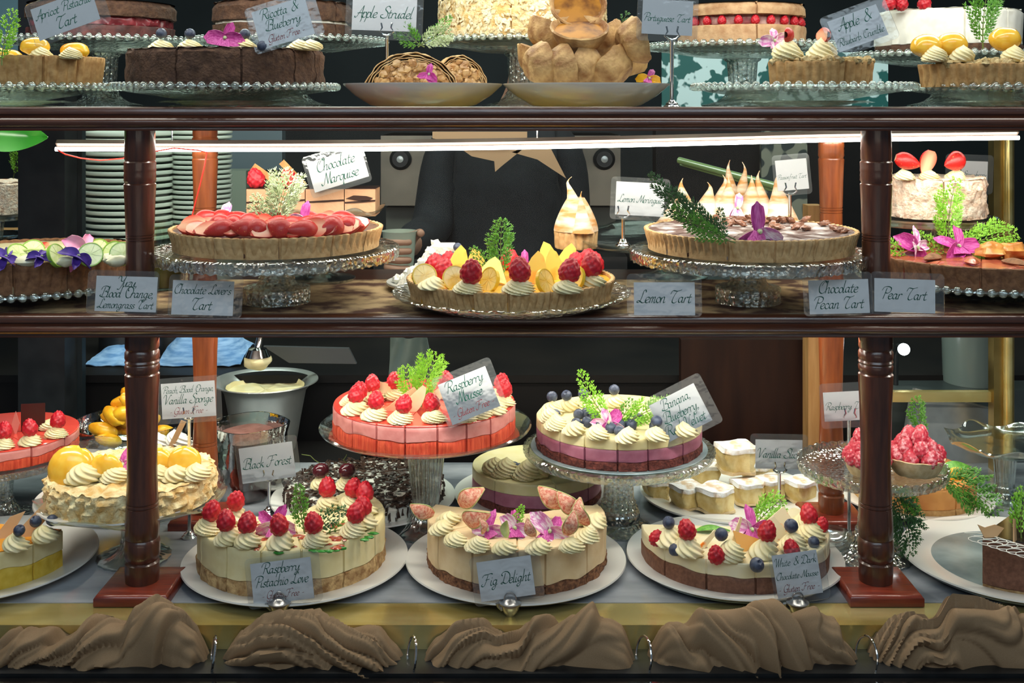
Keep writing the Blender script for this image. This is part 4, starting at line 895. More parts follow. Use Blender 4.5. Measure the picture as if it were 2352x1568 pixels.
# red mousse glass jar
t = thing('glass_jar', 'square glass jar of chocolate and red berry mousse behind the Black Forest card', 'jar', (PX(572, 1.90), 1.90, DECK))
def jarmod(th, i, r, z): return r*(1+.10*abs(cos(2*th))**3), z
obj('jar_wall', M().lathe([(.052, .002), (.056, .02), (.055, .10), (.060, .118), (.0625, .118), (.058, .10), (.0585, .02), (.054, 0), (0, 0), (0, .002)], 64, jarmod), BOWLG, t)
obj('berry_layer', M().lathe([(0, .0025), (.051, .0025), (.0535, .02), (.053, .058), (0, .058)], 64, jarmod), pm('red_mousse', (.17, .010, .015), (.26, .03, .03), 40, .4), t)
obj('chocolate_layer', M().lathe([(0, .0582), (.053, .0582), (.0525, .096), (.04, .104), (0, .104)], 64, jarmod), pm('brown_mousse', (.16, .06, .045), (.24, .10, .08), 90, .5, .6, 200), t)
# vanilla slices
plate('white_plate', 'white plate of vanilla slices behind the right mousse cake', (PX(1674, 1.87), 1.87, DECK), .146)
CUST = pm('custard', (.62, .42, .13), (.82, .68, .34), 55, .5, .5, 200); SUG = pm('icing_sugar', (.66, .48, .30), (.92, .91, .89), 45, .8, .5, 260, lo=.35, hi=.5)
def vs_build():
    t = thing('vanilla_slice', '', 'vanilla slice'); w_, h_ = .022, .034
    def bx(z0, z1, k): m = M(); m.grid(lambda u, v: Vector((w_*k*max(-1, min(1, 1.25*cos(TAU*u))), w_*k*max(-1, min(1, 1.25*sin(TAU*u))), z0+(z1-z0)*v)), 40, 6, wrapu=True); n = len(m.v); m.f += [tuple(range(5, 240, 6)), tuple(range(0, 240, 6))[::-1]]; m.v = [(x+.005*NZ.noise(Vector((x*45, y*45, z*70))), y+.005*NZ.noise(Vector((y*45, z*45, x*45+4))), z+.003*NZ.noise(Vector((x*60, y*60, 7)))) for x, y, z in m.v]; return m
    obj('pastry_base', bx(0, .004, 1.03), CRUSTP, t); obj('custard', bx(.0042, h_-.006, .98), CUST, t); obj('sugared_top', bx(h_-.0058, h_, 1.06), SUG, t); return t
VS = Proto(vs_build); vl = []
for px, Y, zz, rz, s_ in ((1578, 1.82, 0, .5, 1.), (1643, 1.80, 0, .75, 1.1), (1716, 1.84, 0, .3, 1.), (1508, 1.86, 0, .2, .85), (1768, 1.86, 0, .4, .95), (1838, 1.85, 0, .6, .95), (1690, 1.88, .038, .25, 1.25), (1620, 1.93, 0, .1, 1.), (1740, 1.93, 0, .8, 1.), (1545, 1.90, .0, .9, 1.)):
    vl.append(VS.put((PX(px, Y), Y, DECK+.0064+zz), (0, 0, rz), s_))
order(vl, 'sugar-dusted vanilla slice', 'on the plate behind the mousse cake', 'vanilla slices')
card('white card reading Vanilla Slice on a chrome clip stand', 1789, 1043, 108, 66, -1, 1.76, ['Vanilla Slice'], None, (132, 92, 0, 0), lean=-3, hold=(1790, 1082, DECK), size=27)
# tartlets on crown stand
stand('crown_cake_stand', 'glass stand with upright notched rim behind the right front post', (PX(2003, 1.635), 1.635, DECK), .105, .127, 'crown', (.016, .020, 10, .0015), .058, .030)
def tartlet(label, loc, R, seed):
    t = thing('tartlet_shell', label, 'tartlet', loc)
    P = [(0, 0), (R*.72, 0), (R*.86, .008), (R*.98, .022), (R, .024), (R*.95, .0245), (R*.86, .018), (R*.7, .014), (0, .014)]
    obj('pastry_shell', M().lathe(P, 64, lambda th, i, r, z: (r*(1+.012*NZ.noise(Vector((cos(th)*3, sin(th)*3, z*60+seed)))), z+.0012*NZ.noise(Vector((cos(th)*4, sin(th)*4, seed))))), CRUSTP, t)
    random.seed(seed); out = []
    for lv, (n, rr, z) in enumerate(((9, .74, .015), (6, .50, .026), (3, .22, .040))):
        for k in range(n):
            a = TAU*k/n+lv*.4; out.append(raspberry(Vector(loc)+Vector((rr*R*cos(a), rr*R*sin(a), z)), 1.0 if R > .035 else .9, sug=True))
    return out
L_ = tartlet('round raspberry tartlet right of the right front post, on the notched stand', (PX(2103, 1.625), 1.625, DECK+.1240), .041, 5)
order(L_, 'sugared raspberry', 'heaped on the tartlet right of the post', 'raspberries on the right tartlet')
L_ = tartlet('round raspberry tartlet left of the right front post, on the notched stand', (PX(1992, 1.62), 1.62, DECK+.1240), .033, 8)
order(L_, 'sugared raspberry', 'heaped on the tartlet left of the post', 'raspberries on the left tartlet')
card('white card reading Raspberry Tart partly hidden by the right post', 1944, 932, 104, 66, 3, 1.70, ['Raspberry Tart'], None, (124, 102, 2, 2), lean=-3, hold=(1950, 960, DECK), size=25)
sprig('long dark cedar sprig hanging down over the edge of the notched stand', Vector((PX(2052, 1.545), 1.545, DECK+.124)), .095, (-.35, 2.55, 0), LEAFD, W=.42, seed=51, nb=13, droop=-.1)
sprig('cedar sprig beside the hanging one, at the right front post', Vector((PX(2046, 1.55), 1.55, DECK+.128)), .05, (-.3, 2.1, 0), LEAF, W=.4, seed=54, nb=9)
sprig('green cedar frond spreading right below the raspberry tartlet', Vector((PX(2150, 1.62), 1.62, DECK+.120)), .098, (-.2, 1.85, 0), LEAF, W=.44, seed=52, nb=14)
sprig('reflection of an upright green cedar sprig above the raspberry tartlet', Vector((PX(2130, 1.78), 1.78, PZ(1010, 1.78))), .062, (0, -.5, 0), LEAF, W=.4, seed=53, nb=10)  # solid sprig built where a reflection hangs, so nothing holds it up
# cheesecake, empty stand
plate('white_plate', 'white plate behind the right post under the baked cheesecake', (PX(2100, 1.86), 1.86, DECK), .124)
CHS = pm('baked_cheesecake', (.48, .17, .035), (.66, .30, .08), 25, .5)
A = layered('baked_cheesecake', 'golden-brown baked cheesecake behind the hanging cedar sprig', (PX(2100, 1.86), 1.86, DECK+.0062), .096, [('pastry_base', 0, .012, CRUSTG, dict(amp=.002)), ('baked_filling', .0122, .045, CHS, dict(amp=.002, topamp=.002, bev=.004))], None, (290, 330))
peach('orange fruit slice on the baked cheesecake', on(2195, 1100, DECK+.051)+Vector((0, 0, .006)), .014, (.3, .2, 0), mat=ORG)
o = obj('green_leaf', M().slab(lambda u, v: Vector(((v-.5)*.06, (u-.5)*.022*sin(pi*min(.98, v+.02)), .010*sin(pi*v))), 9, 14, .0005), LEAF); o.location = on(2190, 1080, DECK+.06); o.rotation_euler = (.6, -.2, 0); tag(o, 'green leaf on the baked cheesecake behind the tartlet', 'leaf')
stand('wavy_cake_stand', 'empty wavy-edged glass stand at the far right', (PX(2308, 1.86), 1.86, DECK), .092, .100, 'wavy', (.018, .014, 12, .001), .05, .016, CLEAR)
o = bowl('glass_dish', 'small thick glass dish on the deck beside the right rear post', (PX(1878, 1.72), 1.665, DECK), .034, .022, CLEAR, cat='dish')
def xgrad(m, c1, c2, a, b):
    """colour from the middle of a cut face to its edge"""
    N = m.node_tree; L = N.links; tc = N.nodes.new('ShaderNodeTexCoord'); sx = N.nodes.new('ShaderNodeSeparateXYZ'); L.new(tc.outputs['Object'], sx.inputs[0])
    ab = N.nodes.new('ShaderNodeMath'); ab.operation = 'ABSOLUTE'; L.new(sx.outputs[0], ab.inputs[0]); mr = N.nodes.new('ShaderNodeMapRange'); mr.inputs[1].default_value = a; mr.inputs[2].default_value = b; L.new(ab.outputs[0], mr.inputs[0])
    mx = N.nodes.new('ShaderNodeMix'); mx.data_type = 'RGBA'; L.new(mr.outputs[0], mx.inputs[0]); mx.inputs[6].default_value = (*c1, 1); mx.inputs[7].default_value = (*c2, 1); L.new(mx.outputs[2], N.nodes['Principled BSDF'].inputs['Base Color'])
# ================================================================ MIDDLE TIER
def tart(name, label, loc, R, H, mat, fill, cuts=(), nfl=64, a=None, fz=.002, rot=0, rough=.0004, topamp=.0015, wall=.006, fmat_name='filling'):
    t = thing(name, label, 'tart', loc, (0, 0, RAD(rot)))
    obj('pastry_crust', solid(R, 0, H, a, cuts, fl=(nfl, .0030), taper=.05, rows=5, amp=rough, fr=110, inner=R-wall, bev=.0012, cutw=.0012, w1=lambda th: .0009*abs(cos(nfl*th/2))), mat, t)
    obj(fmat_name, solid(R-wall-.0003, .001, H-fz, a, cuts, rows=2, topamp=topamp, fr=50, bev=.0006), fill, t); return t
def two(o, mat2, pred):
    o.data.materials.append(mat2)
    for p in o.data.polygons:
        if pred(p): p.material_index = 1
STRF = pm('strawberry_flesh', (.80, .20, .12), (.90, .56, .42), 70, .3, .1, 300, coat=.2, lo=.35, hi=.6); xgrad(STRF, (.90, .48, .30), (.72, .045, .02), .0025, .0125); STRS = pm('strawberry_skin', (.50, .012, .010), (.74, .30, .08), 420, .38, .5, 420, lo=.64, hi=.70, bd=.0008)
def straw_mesh(R=.0125, L=.036, flat=.5):
    m = M(); nu, nv = 22, 12
    def fn(u, v):
        a = TAU*u; q = sin(pi*min(1, .05+.95*v))**.6*(1-.48*v) if v < 1 else 0; x = R*q*cos(a)*1.15; y = R*q*sin(a); return Vector((x, min(y, 0.0008), L*(v-.4)))
    m.grid(fn, nu, nv, wrapu=True); me = m.mesh('strawberry', STRS, smooth=50); me.materials.append(STRF)
    for p in me.polygons:
        if p.center.y > .0006: p.material_index = 1
    return me
SM = [straw_mesh(), straw_mesh(.0145, .032)]
DARKF = pm('chocolate_filling', (.05, .016, .012), (.10, .03, .02), 60, .3, coat=.3)
# strawberry tart
stand('cake_stand', 'pressed glass stand under the strawberry tart, middle shelf left', (PX(636, 1.575), 1.575, MID), .169, .078, 'lattice', (.019, .021, 14, .0014), .0455, .026)
zt = MID+.0782+.0268; A = tart('strawberry_tart', 'strawberry tart in pale fluted pastry on pressed glass stand, middle shelf left', (PX(637, 1.575), 1.575, MID+.0782), .1466, .0268, CRUST, DARKF, (222, 247, 265, 283, 311, 335, 20), 72)
random.seed(31); sl = []
row = [(px, 545-6*abs(px-637)/230-4*0, k) for k, px in enumerate(range(428, 862, 27))]+[(px, 533, 50+k) for k, px in enumerate(range(440, 850, 33))]+[(px, 522, 90+k) for k, px in enumerate(range(470, 830, 40))]
for px, py, k in row:
    py = min(py, 545); p = on(px, py, zt); dx, dy = p.x-A.location.x, p.y-A.location.y; r = math.hypot(dx, dy)
    if r > .132: p.x = A.location.x+dx/r*.131; p.y = A.location.y+dy/r*.131
    o = link('strawberry_wedge', random.choice(SM)); o.location = p+Vector((0, 0, .009+.002*random.random()))
    fr_ = random.random() < .68; RM_ = Matrix.Rotation(random.uniform(-.6, .6), 3, 'Z') @ Matrix.Rotation(RAD(random.uniform(-60, -25)) if fr_ else RAD(random.uniform(120, 160)), 3, 'X') @ Matrix.Rotation(random.choice((-1, 1))*RAD(random.uniform(60, 115)), 3, 'Y')
    o.rotation_euler = RM_.to_euler(); o.scale = (random.uniform(1.0, 1.25),)*3
    sl.append(tag(o, '', 'strawberry'))
order(sl, 'cut strawberry wedge', 'on the strawberry tart', 'strawberry wedges on the strawberry tart')
sprig('pale variegated cedar sprig standing up in the middle of the strawberry tart', on(637, 525, zt), .066, (-.1, .03, 0), LEAFP, W=.62, seed=61, nb=12)
sprig('pale cedar sprig leaning left on the strawberry tart', on(620, 526, zt), .045, (-.1, -.7, 0), LEAFP, W=.5, seed=62, nb=9)
orchid('mauve orchid petal flower at the left of the strawberry tart', on(515, 522, zt)+Vector((0, 0, .010)), 1.3, (-.2, -.1, 0), MAGP, 3, mat2=MAG)
orchid('magenta orchid flower right of the sprig on the strawberry tart', on(700, 528, zt)+Vector((0, 0, .010)), 1.2, (-.2, .2, 0), MAG, 4, mat2=MAGP)
# chocolate marquise behind
zb = MID+.1105-.0095
stand('cake_stand', 'glass stand behind the strawberry tart, under the chocolate marquise', (PX(735, 1.78), 1.78, MID), .100, .1105, 'wavy', (.018, .014, 12, .001), .055, .014, CLEAR)
MARQ = pm('marquise_mousse', (.56, .30, .16), (.64, .37, .21), 40, .5, .2, 200); DKC = pm('dark_ganache', (.035, .015, .010), None, rough=.3); ml = []
for px0, px1, nm in ((566, 636, 'left'), (636, 700, 'middle'), (702, 790, 'right'), (792, 862, 'far right')):
    w_ = (px1-px0)*1.76/F; t = thing('marquise_slice', 'chocolate marquise slice, the %s of four on the rear stand' % nm, 'cake slice', (PX((px0+px1)/2, 1.76), 1.78, zb))
    b = M(); b.box(-w_/2, w_/2, -.02, .04, 0, .042); v0 = len(b.v); obj('mousse', b, MARQ, t)
    b = M(); z = .021+random.uniform(-.001, .002)
    P = [(-w_/2, z), (0, z+.001), (w_/2, z+.003), (w_/2, z+.0055), (0, z+.004), (-w_/2, z+.0022)]; b.prism(P, .0016, Matrix.Translation((0, -.0205, 0)))
    obj('ganache_stripe', b, DKC, t); b = M(); b.box(-w_/2-.0003, w_/2+.0003, -.0195, .04, .0422, .0435); obj('chocolate_top', b, DKC, t, False); ml.append(t)
b = M(); b.prism([(-.022, .0275), (-.010, .0325), (.010, .0315), (.020, .0285), (.014, .024), (.004, .023)], .0016, Matrix.Translation((0, -.0205, 0))); o = obj('ganache_patch', b, DKC, ml[3])
for i, (px, py, rt) in enumerate(((612, 404, (0, -.95, .2)), (672, 400, (0, -.75, .2)))):
    b = M()
    for k in range(4): b.box(-.004+.0026*k, -.0018+.0026*k, -.001, .001, -.026, .026)
    b.box(-.004, .006, -.0004, .0004, -.0255, .0255)
    o = obj('ridged_wafer', b, pm('caramel_wafer', (.42, .20, .06), (.60, .32, .11), 60, .3), None, False); o.location = (PX(px, 1.775), 1.775, PZ(py, 1.775)); o.rotation_euler = rt
    tag(o, 'ridged caramel chocolate stick, the %s of two above the marquise' % ('left', 'right')[i], 'chocolate decoration')
for i, (px, s_) in enumerate(((594, 1.45), (668, 1.4))):
    raspberry((PX(px, 1.77), 1.77, zb+.0435), s_)['label'] = 'raspberry, the %s of two standing on the marquise' % ('left', 'right')[i]
card('tilted white card reading Chocolate Marquise above the marquise', 776, 390, 130, 70, 17, 1.752, ['Chocolate', 'Marquise'], None, (144, 98, -2, 2), lean=-6, size=30)
# lemon tart on low plate
Yl = 1.548
def lowplate(name, label, loc, R, H, mat, rot=0):
    def md(th, i, r, z): return (r+(.0012*sin(30*th) if r > R*.8 else 0), z+(.0008*cos(30*th) if r > R*.8 else 0))
    P = [(0, .009), (R*.72, .009), (R*.80, .012), (R*.90, H-.003), (R*.99, H), (R, H-.001), (R*.985, H-.004), (R*.88, H-.009), (R*.78, .006), (R*.66, .002), (R*.62, 0), (R*.58, .003), (0, .003)]
    o = obj(name, M().lathe(P, 180, md), mat); o.location = loc; return tag(o, label, 'plate')
lowplate('glass_plate', 'low ribbed glass plate under the lemon tart, middle of the shelf front', (PX(1176, Yl), Yl, MID), .163, .022, GLASS)
zb = MID+.0135; zt = MID+.0375; LEMF = pm('lemon_filling', (.84, .42, .03), (.90, .58, .10), 40, .2, coat=.5)
A = tart('lemon_tart', 'yellow lemon tart with raspberries on low glass plate, middle shelf centre', (PX(1173, Yl), Yl, zb), .1425, .0265, CRUST, LEMF, (212, 234, 250, 269, 291, 312, 335), 88, fz=.0035)
topped(A, [(993, 664, 0, .9), (1079, 672), (1195, 674, 1, 1.12), (1302, 672), (1357, 658)], zt, 1.12, .78, raspberry, fs=1.45, up=.015, what='raspberry on a cream rosette', where='of the lemon tart', group='raspberries on rosettes of the lemon tart')
L_ = berries(raspberry, [(996, 632), (1015, 645), (1030, 625), (1172, 618), (1340, 618), (1366, 628), (1322, 628)], zt, 'raspberry', 'without rosette on the lemon tart', 'other raspberries on the lemon tart', 1.4)
YSH = pm('yellow_chocolate', (.88, .62, .12), (.90, .40, .05), 40, .35, lo=.5, hi=.64); sl = []
for px, py, rt in ((1057, 632, (-.2, .2, .4)), (1097, 638, (-.3, -.3, -.3)), (1135, 650, (-.9, .3, .1)), (1235, 648, (-.2, .15, .2)), (1275, 640, (-.2, -.1, .5)), (1306, 626, (-.2, .2, -.3)), (1262, 620, (-.2, -.2, .3))):
    sl.append(shard('', on(px, py, zt)+Vector((0, 0, .016)), .040, .048, rt, YSH, [(-.024, -.018), (.020, -.018), (.006, .020), (-.002, .026), (-.010, .016)]))
order(sl, 'yellow-orange chocolate shard', 'standing on the lemon tart', 'chocolate shards on the lemon tart')
LEMR = pm('lemon_rind', (.80, .56, .04), None, rough=.3); LEMP = pm('lemon_flesh', (.88, .60, .10), (.93, .74, .26), 120, .2, coat=.5, stretch=(1, 1, 1)); ll = []
def slice_build(r, rind, pulp, name, cat):
    t = thing(name, '', cat); obj('rind', M().lathe([(r, -.0025), (r, .0025), (r*.92, .0025), (r*.92, -.0025)], 40, close=True), rind, t); m = M()
    for k in range(9):
        a0, a1 = TAU*k/9+.05, TAU*(k+1)/9-.05; q = r*.9
        P = [(.0012*cos((a0+a1)/2), .0012*sin((a0+a1)/2))]+[(q*cos(a0+(a1-a0)*j/5), q*sin(a0+(a1-a0)*j/5)) for j in range(6)]
        m.prism(P, .0044, Matrix.Rotation(pi/2, 4, 'X'))
    m.lathe([(0, -.0018), (r*.93, -.0018), (r*.93, .0018), (0, .0018)], 40); obj('pulp', m, pulp, t, smooth=30); return t
LS = Proto(lambda: slice_build(.0165, LEMR, LEMP, 'lemon_slice', 'lemon slice'))
for px, py, rt in ((1045, 660, (1.25, .1, .2)), (1125, 664, (1.3, .2, -.9)), (1252, 668, (1.2, .6, .7)), (975, 655, (1.2, -.3, .4)), (1322, 660, (1.3, .2, -1.0))):
    ll.append(LS.put(on(px, py, zt)+Vector((0, 0, .012)), rt))
order(ll, 'lemon slice', 'propped on the lemon tart', 'lemon slices on the lemon tart')
sprig('green cedar sprig standing up on the lemon tart', on(1160, 640, zt), .070, (-.12, -.28, 0), LEAF, W=.42, seed=71, nb=12)
sprig('green cedar sprig pointing left on the lemon tart', on(1155, 642, zt), .052, (-.12, -1.0, 0), LEAF, W=.35, seed=72, nb=9)
orchid('crimson petal flower at the back of the lemon tart', on(1205, 634, zt)+Vector((0, 0, .014)), .9, (-.2, 0, 0), MAG, 4)
# pecan tart
stand('cake_stand', 'pressed glass stand under the chocolate pecan tart, middle shelf right', (PX(1718, 1.575), 1.575, MID), .164, .0745, 'lattice', (.019, .021, 14, .0014), .0445, .026)
PEC = pm('dusted_pecan_top', (.085, .032, .020), (.56, .50, .47), 34, .7, .7, 150, lo=.46, hi=.66, bd=.003); zt = MID+.0747+.0282
A = tart('pecan_tart', 'chocolate pecan tart dusted with sugar on pressed glass stand, middle shelf right', (PX(1722, 1.575), 1.575, MID+.0747), .1466, .0275, CRUST, PEC, (208, 224, 247, 271, 293, 317, 338), 92, fz=.0005, topamp=.003, rough=.0014)
nut = M(); random.seed(77); PN = pm('pecan_nut', (.13, .045, .022), (.30, .12, .06), 120, .35, .5, 250, coat=.3)
def pecan():
    m = M(); m.blob((0, 0, .003), (.009, .0048, .0038), .30, 3, 14, 9, 2.6); return m.mesh('pecan', PN, smooth=70)
PMs = pecan(); pl = []
for k in range(46):
    a = random.uniform(-.5, 2.4); r = random.uniform(.03, .128); o = link('pecan', PMs); o.location = (A.location.x+r*cos(a), A.location.y+r*sin(a), zt-.001+.003*random.random()); o.rotation_euler = (random.uniform(-.5, .5), random.uniform(-.5, .5), random.uniform(0, 6)); pl.append(tag(o, '', 'pecan nut'))
order(pl[:36], 'pecan nut', 'on the chocolate pecan tart', 'pecans on the pecan tart')
for o in pl[36:]: bpy.data.objects.remove(o)
sprig('dark green cedar sprig lying left over the pecan tart', on(1690, 558, zt)+Vector((0, 0, .004)), .115, (-.25, -1.15, .1), LEAFD, W=.32, seed=81, nb=15, ang=.45)
sprig('dark cedar sprig below the long one at the left of the pecan tart', on(1688, 562, zt)+Vector((0, -.004, .003)), .075, (-.35, -1.30, .1), LEAF, W=.36, seed=82, nb=11, ang=.5)
sprig('short dark cedar tip standing up on the pecan tart', on(1668, 560, zt), .038, (-.2, -.35, .1), LEAFD, W=.35, seed=83, nb=7)
orchid('white and magenta orchid flower on the pecan tart', on(1742, 548, zt)+Vector((0, 0, .008)), 1.6, (-.2, .35, 0), MAG, 3, mat2=MAGP, a0=-.5)
# lemon meringue
zs = MID+.057
stand('wavy_cake_stand', 'wide wavy-edged glass stand behind the lemon and pecan tarts', (PX(1545, 1.80), 1.80, MID), .190, zs-MID+.010, 'wavy', (.020, .016, 12, .001), .055, .016, CLEAR)
MER = pm('torched_meringue', (.82, .76, .62), (.56, .25, .06), 30, .55, .2, 60, lo=.40, hi=.60, coord='Object', stretch=(.5, .5, 2.2))
def peak_m(R, H, lean, seed):
    m = M()
    def fn(u, v):
        a = TAU*u; r = R*((1-v)**1.25*.92+.08*(1-v))*(1+.06*sin(2*a+seed)); k = v*v
        if v > .8: r = max(r, .0006)
        return Vector((r*cos(a)+lean[0]*k-(lean[0]*.9*max(0, v-.8)**2*20), r*sin(a)+lean[1]*k, H*v-.004))
    m.grid(fn, 20, 18, wrapu=True); m.f.append(tuple(range(17, 360, 18))); return m
t = thing('lemon_meringue_slice', 'single tall lemon meringue slice on the wavy glass stand, left of the Lemon Meringue card', 'tart', (PX(1323, 1.72), 1.72, zs))
obj('pastry_crust', solid(.0335, 0, .026, None, (), fl=(18, .003), taper=.04, rows=4, amp=.001, fr=90), CRUST, t)
m = M(); m.grid(lambda u, v: Vector((.034*cos(TAU*u)*(1-.62*v**1.5), .034*sin(TAU*u)*(1-.62*v**1.5), .0265+.050*v)), 28, 12, wrapu=True); m.join(peak_m(.017, .058, (-.016, 0), 1), Matrix.Translation((-.002, 0, .054))); obj('meringue', m, MER, t, smooth=85)
obj('front_meringue_peak', peak_m(.017, .062, (-.004, -.002), 2), MER, t, smooth=85).location = (.008, -.026, .030)
A = tart('lemon_meringue_tart', 'lemon meringue tart with torched pointed peaks behind the pecan tart', (PX(1668, 1.835), 1.835, zs+.0005), .095, .040, CRUSTP, LEMF, (240, 270, 300), 60, rough=.0006)
pk = [(1572, 506, .030, .062, -1), (1620, 503, .030, .056, 1), (1655, 505, .031, .066, 1), (1672, 508, .031, .064, 0), (1725, 508, .032, .066, 0), (1748, 505, .030, .072, -1), (1792, 505, .031, .070, -1), (1680, 490, .026, .085, -1), (1700, 490, .024, .082, 1), (1540, 508, .020, .03, 0)]
for i, (px, py, R_, H_, l_) in enumerate(pk):
    Y_ = 1.775+.006*(i % 3) if i < 7 or i == 9 else 1.84; o = obj('meringue_peak', peak_m(R_, H_*1.1, (l_*.010+.002, 0), i), MER, A, smooth=85); o.location = Vector((PX(px, Y_), Y_, zs+.038))-A.location
orchid('magenta orchid petal among the torched meringue peaks', (PX(1692, 1.755), 1.752, PZ(478, 1.755)), 1.2, (-.1, .1, 0), MAGP, 2, mat2=MAG)
card('white card reading Lemon Meringue on a chrome clip stand', 1470, 457, 112, 76, -3, 1.665, ['Lemon Meringue'], None, (136, 98, 0, 0), lean=-3, hold=(1431, 497, zs+.0095-.0005), size=27)
card('small white card reading Passionfruit Tart on a chrome clip stand', 1819, 401, 72, 70, 5, 1.70, ['Passionfruit Tart'], None, (86, 94, 0, 0), lean=-3, hold=(1814, 443, zs+.006), size=30)
# coconut slice on white plate, left of lemon tart
plate('white_plate', 'small white plate of coconut cream cake behind the left of the lemon tart', (PX(1010, 1.70), 1.70, MID), .080, .010)
WFL = pm('white_coconut', (.80, .74, .58), (.92, .89, .80), 90, .6, .8, 200, bd=.003)
m = M(); m.prism([(-.052, 0), (.035, 0), (.035, .060), (.004, .060), (-.006, .052), (-.022, .030), (-.040, .014)], .05); m2 = M()
t = thing('coconut_cake_slice', 'white coconut cream cake slice with blueberries, behind the lemon tart', 'cake slice', (PX(990, 1.70), 1.70, MID+.0045)); obj('slice', m, WFL, t, smooth=50)
m = M()
for k in range(26): q = k/25; m.blob((-.050+.056*q+random.uniform(-.003, .003), -.012+random.uniform(-.012, .02), .006+.052*q*q+random.uniform(0, .004)), random.uniform(.004, .009), .4, k, 10, 7)
obj('cream_flakes', m, CREAMW, t); bl = []
for px, py in ((1012, 592), (1054, 567), (1035, 588)): bl.append(blueberry((PX(px, 1.66), 1.665, PZ(py+8, 1.665)), 1.05))
order(bl, 'dark blueberry', 'on the white coconut cake slice', 'blueberries on the coconut slice')
# yuzu tart at the left
stand('cake_stand', 'scalloped glass stand under the yuzu tart at the left edge of the middle shelf', (PX(70, 1.645), 1.645, MID), .172, .024, 'beaded', (.05, .06, 20, .001), .075, .008)
zb = MID+.0205; zt = zb+.042
A = tart('yuzu_tart', 'brown deep pastry tart with lime slices and violets, middle shelf left edge', (PX(70, 1.645), 1.645, zb), .150, .0425, CRUSTD, CREAM, (232, 257, 285, 312), 62, rough=.0016, fz=.004)
LIMR = pm('lime_rind', (.25, .45, .05), None, rough=.3); LIMP = pm('lime_flesh', (.62, .72, .28), (.76, .82, .45), 120, .25, coat=.4); ll = []
LM = Proto(lambda: slice_build(.0165, LIMR, LIMP, 'lime_slice', 'lime slice'))
for px, py, rt in ((208, 602, (1.2, .2, .2)), (130, 604, (1.0, .8, .9)), (175, 596, (1.3, -.4, .5)), (226, 592, (1.2, .3, -.3)), (262, 598, (1.25, .1, -.2)), (42, 602, (.8, .6, .5)), (75, 594, (1.1, 0, .2)), (280, 600, (1.2, .1, .3))):
    ll.append(LM.put(on(px, py, zt)+Vector((0, 0, .010)), rt))
order(ll, 'lime slice', 'propped on the yuzu tart', 'lime slices on the yuzu tart'); dl = []; NUT = pm('pale_macadamia', (.74, .70, .44), (.82, .80, .60), 60, .35)
for k, (px, py) in enumerate(((60, 606), (155, 606), (250, 600), (20, 600), (100, 598), (120, 592), (195, 594), (270, 606))):
    m = M(); m.blob((0, 0, .004), (.015, .009, .0075), .12, k, 16, 10); o = obj('cream_dollop', m, NUT); o.location = on(px, py, zt); o.rotation_euler = (0, 0, k); dl.append(tag(o, '', 'cream dollop'))
order(dl, 'pale cream dollop', 'on the yuzu tart', 'cream dollops on the yuzu tart'); VIO = pm('violet_petal', (.045, .012, .20), (.12, .05, .42), 90, .5); vl = []
for px, py, s_ in ((14, 606, 1.1), (96, 606, 1.1), (180, 605, 1.2)): vl.append(orchid('', on(px, py, zt)+Vector((0, -.004, .008)), s_*.85, (-1.0, .5, .3), VIO, 4, cat='flower'))
order(vl, 'dark violet blossom', 'at the front of the yuzu tart', 'violets on the yuzu tart')
orchid('pink petal flower among the lime slices of the yuzu tart', on(190, 598, zt)+Vector((0, 0, .014)), 1.3, (-.6, .4, .2), pm('pink_petal', (.70, .16, .38), (.86, .50, .62), 50, .5), 4)
obj('lemongrass', M().tube([on(40, 600, zt)+Vector((.02*i, 0, .014+.002*math.sin(i*1.3))) for i in range(6)], .0016, 6), pm('lemongrass_green', (.50, .60, .20), None, rough=.5), None); tag(bpy.data.objects['lemongrass'], 'thin pale green lemongrass stalk lying over the yuzu tart', 'lemongrass')
# bowl of strawberries behind
bowl('glass_bowl', 'glass bowl of cut strawberries and mint behind the yuzu tart', (PX(195, 1.76), 1.73, MID), .077, .062, BOWLG, base=.6)
random.seed(5); sl = []
for k in range(16):
    a = random.uniform(0, TAU); r = random.uniform(0, .055); o = link('strawberry_piece', random.choice(SM)); o.location = (PX(195, 1.76)+r*cos(a), 1.73+r*sin(a), MID+.044+random.uniform(0, .010)); o.rotation_euler = (random.uniform(0, 3), random.uniform(0, 3), random.uniform(0, 6)); sl.append(tag(o, '', 'strawberry'))
order(sl, 'cut strawberry piece', 'in the glass bowl behind the yuzu tart', 'strawberries in the glass bowl')
t = thing('glass_tumbler', 'tall etched glass tumbler between left front and rear posts', 'glass', (PX(392, 1.72), 1.70, MID))
obj('glass_wall', M().lathe([(0, .003), (.030, .003), (.037, .096), (.039, .096), (.032, 0), (0, 0)], 48), BOWLG, t)
obj('yellow_drink', M().lathe([(0, .004), (.0295, .004), (.031, .040), (0, .040)], 32), pm('yellow_drink', (.50, .36, .06), None, rough=.2), t)
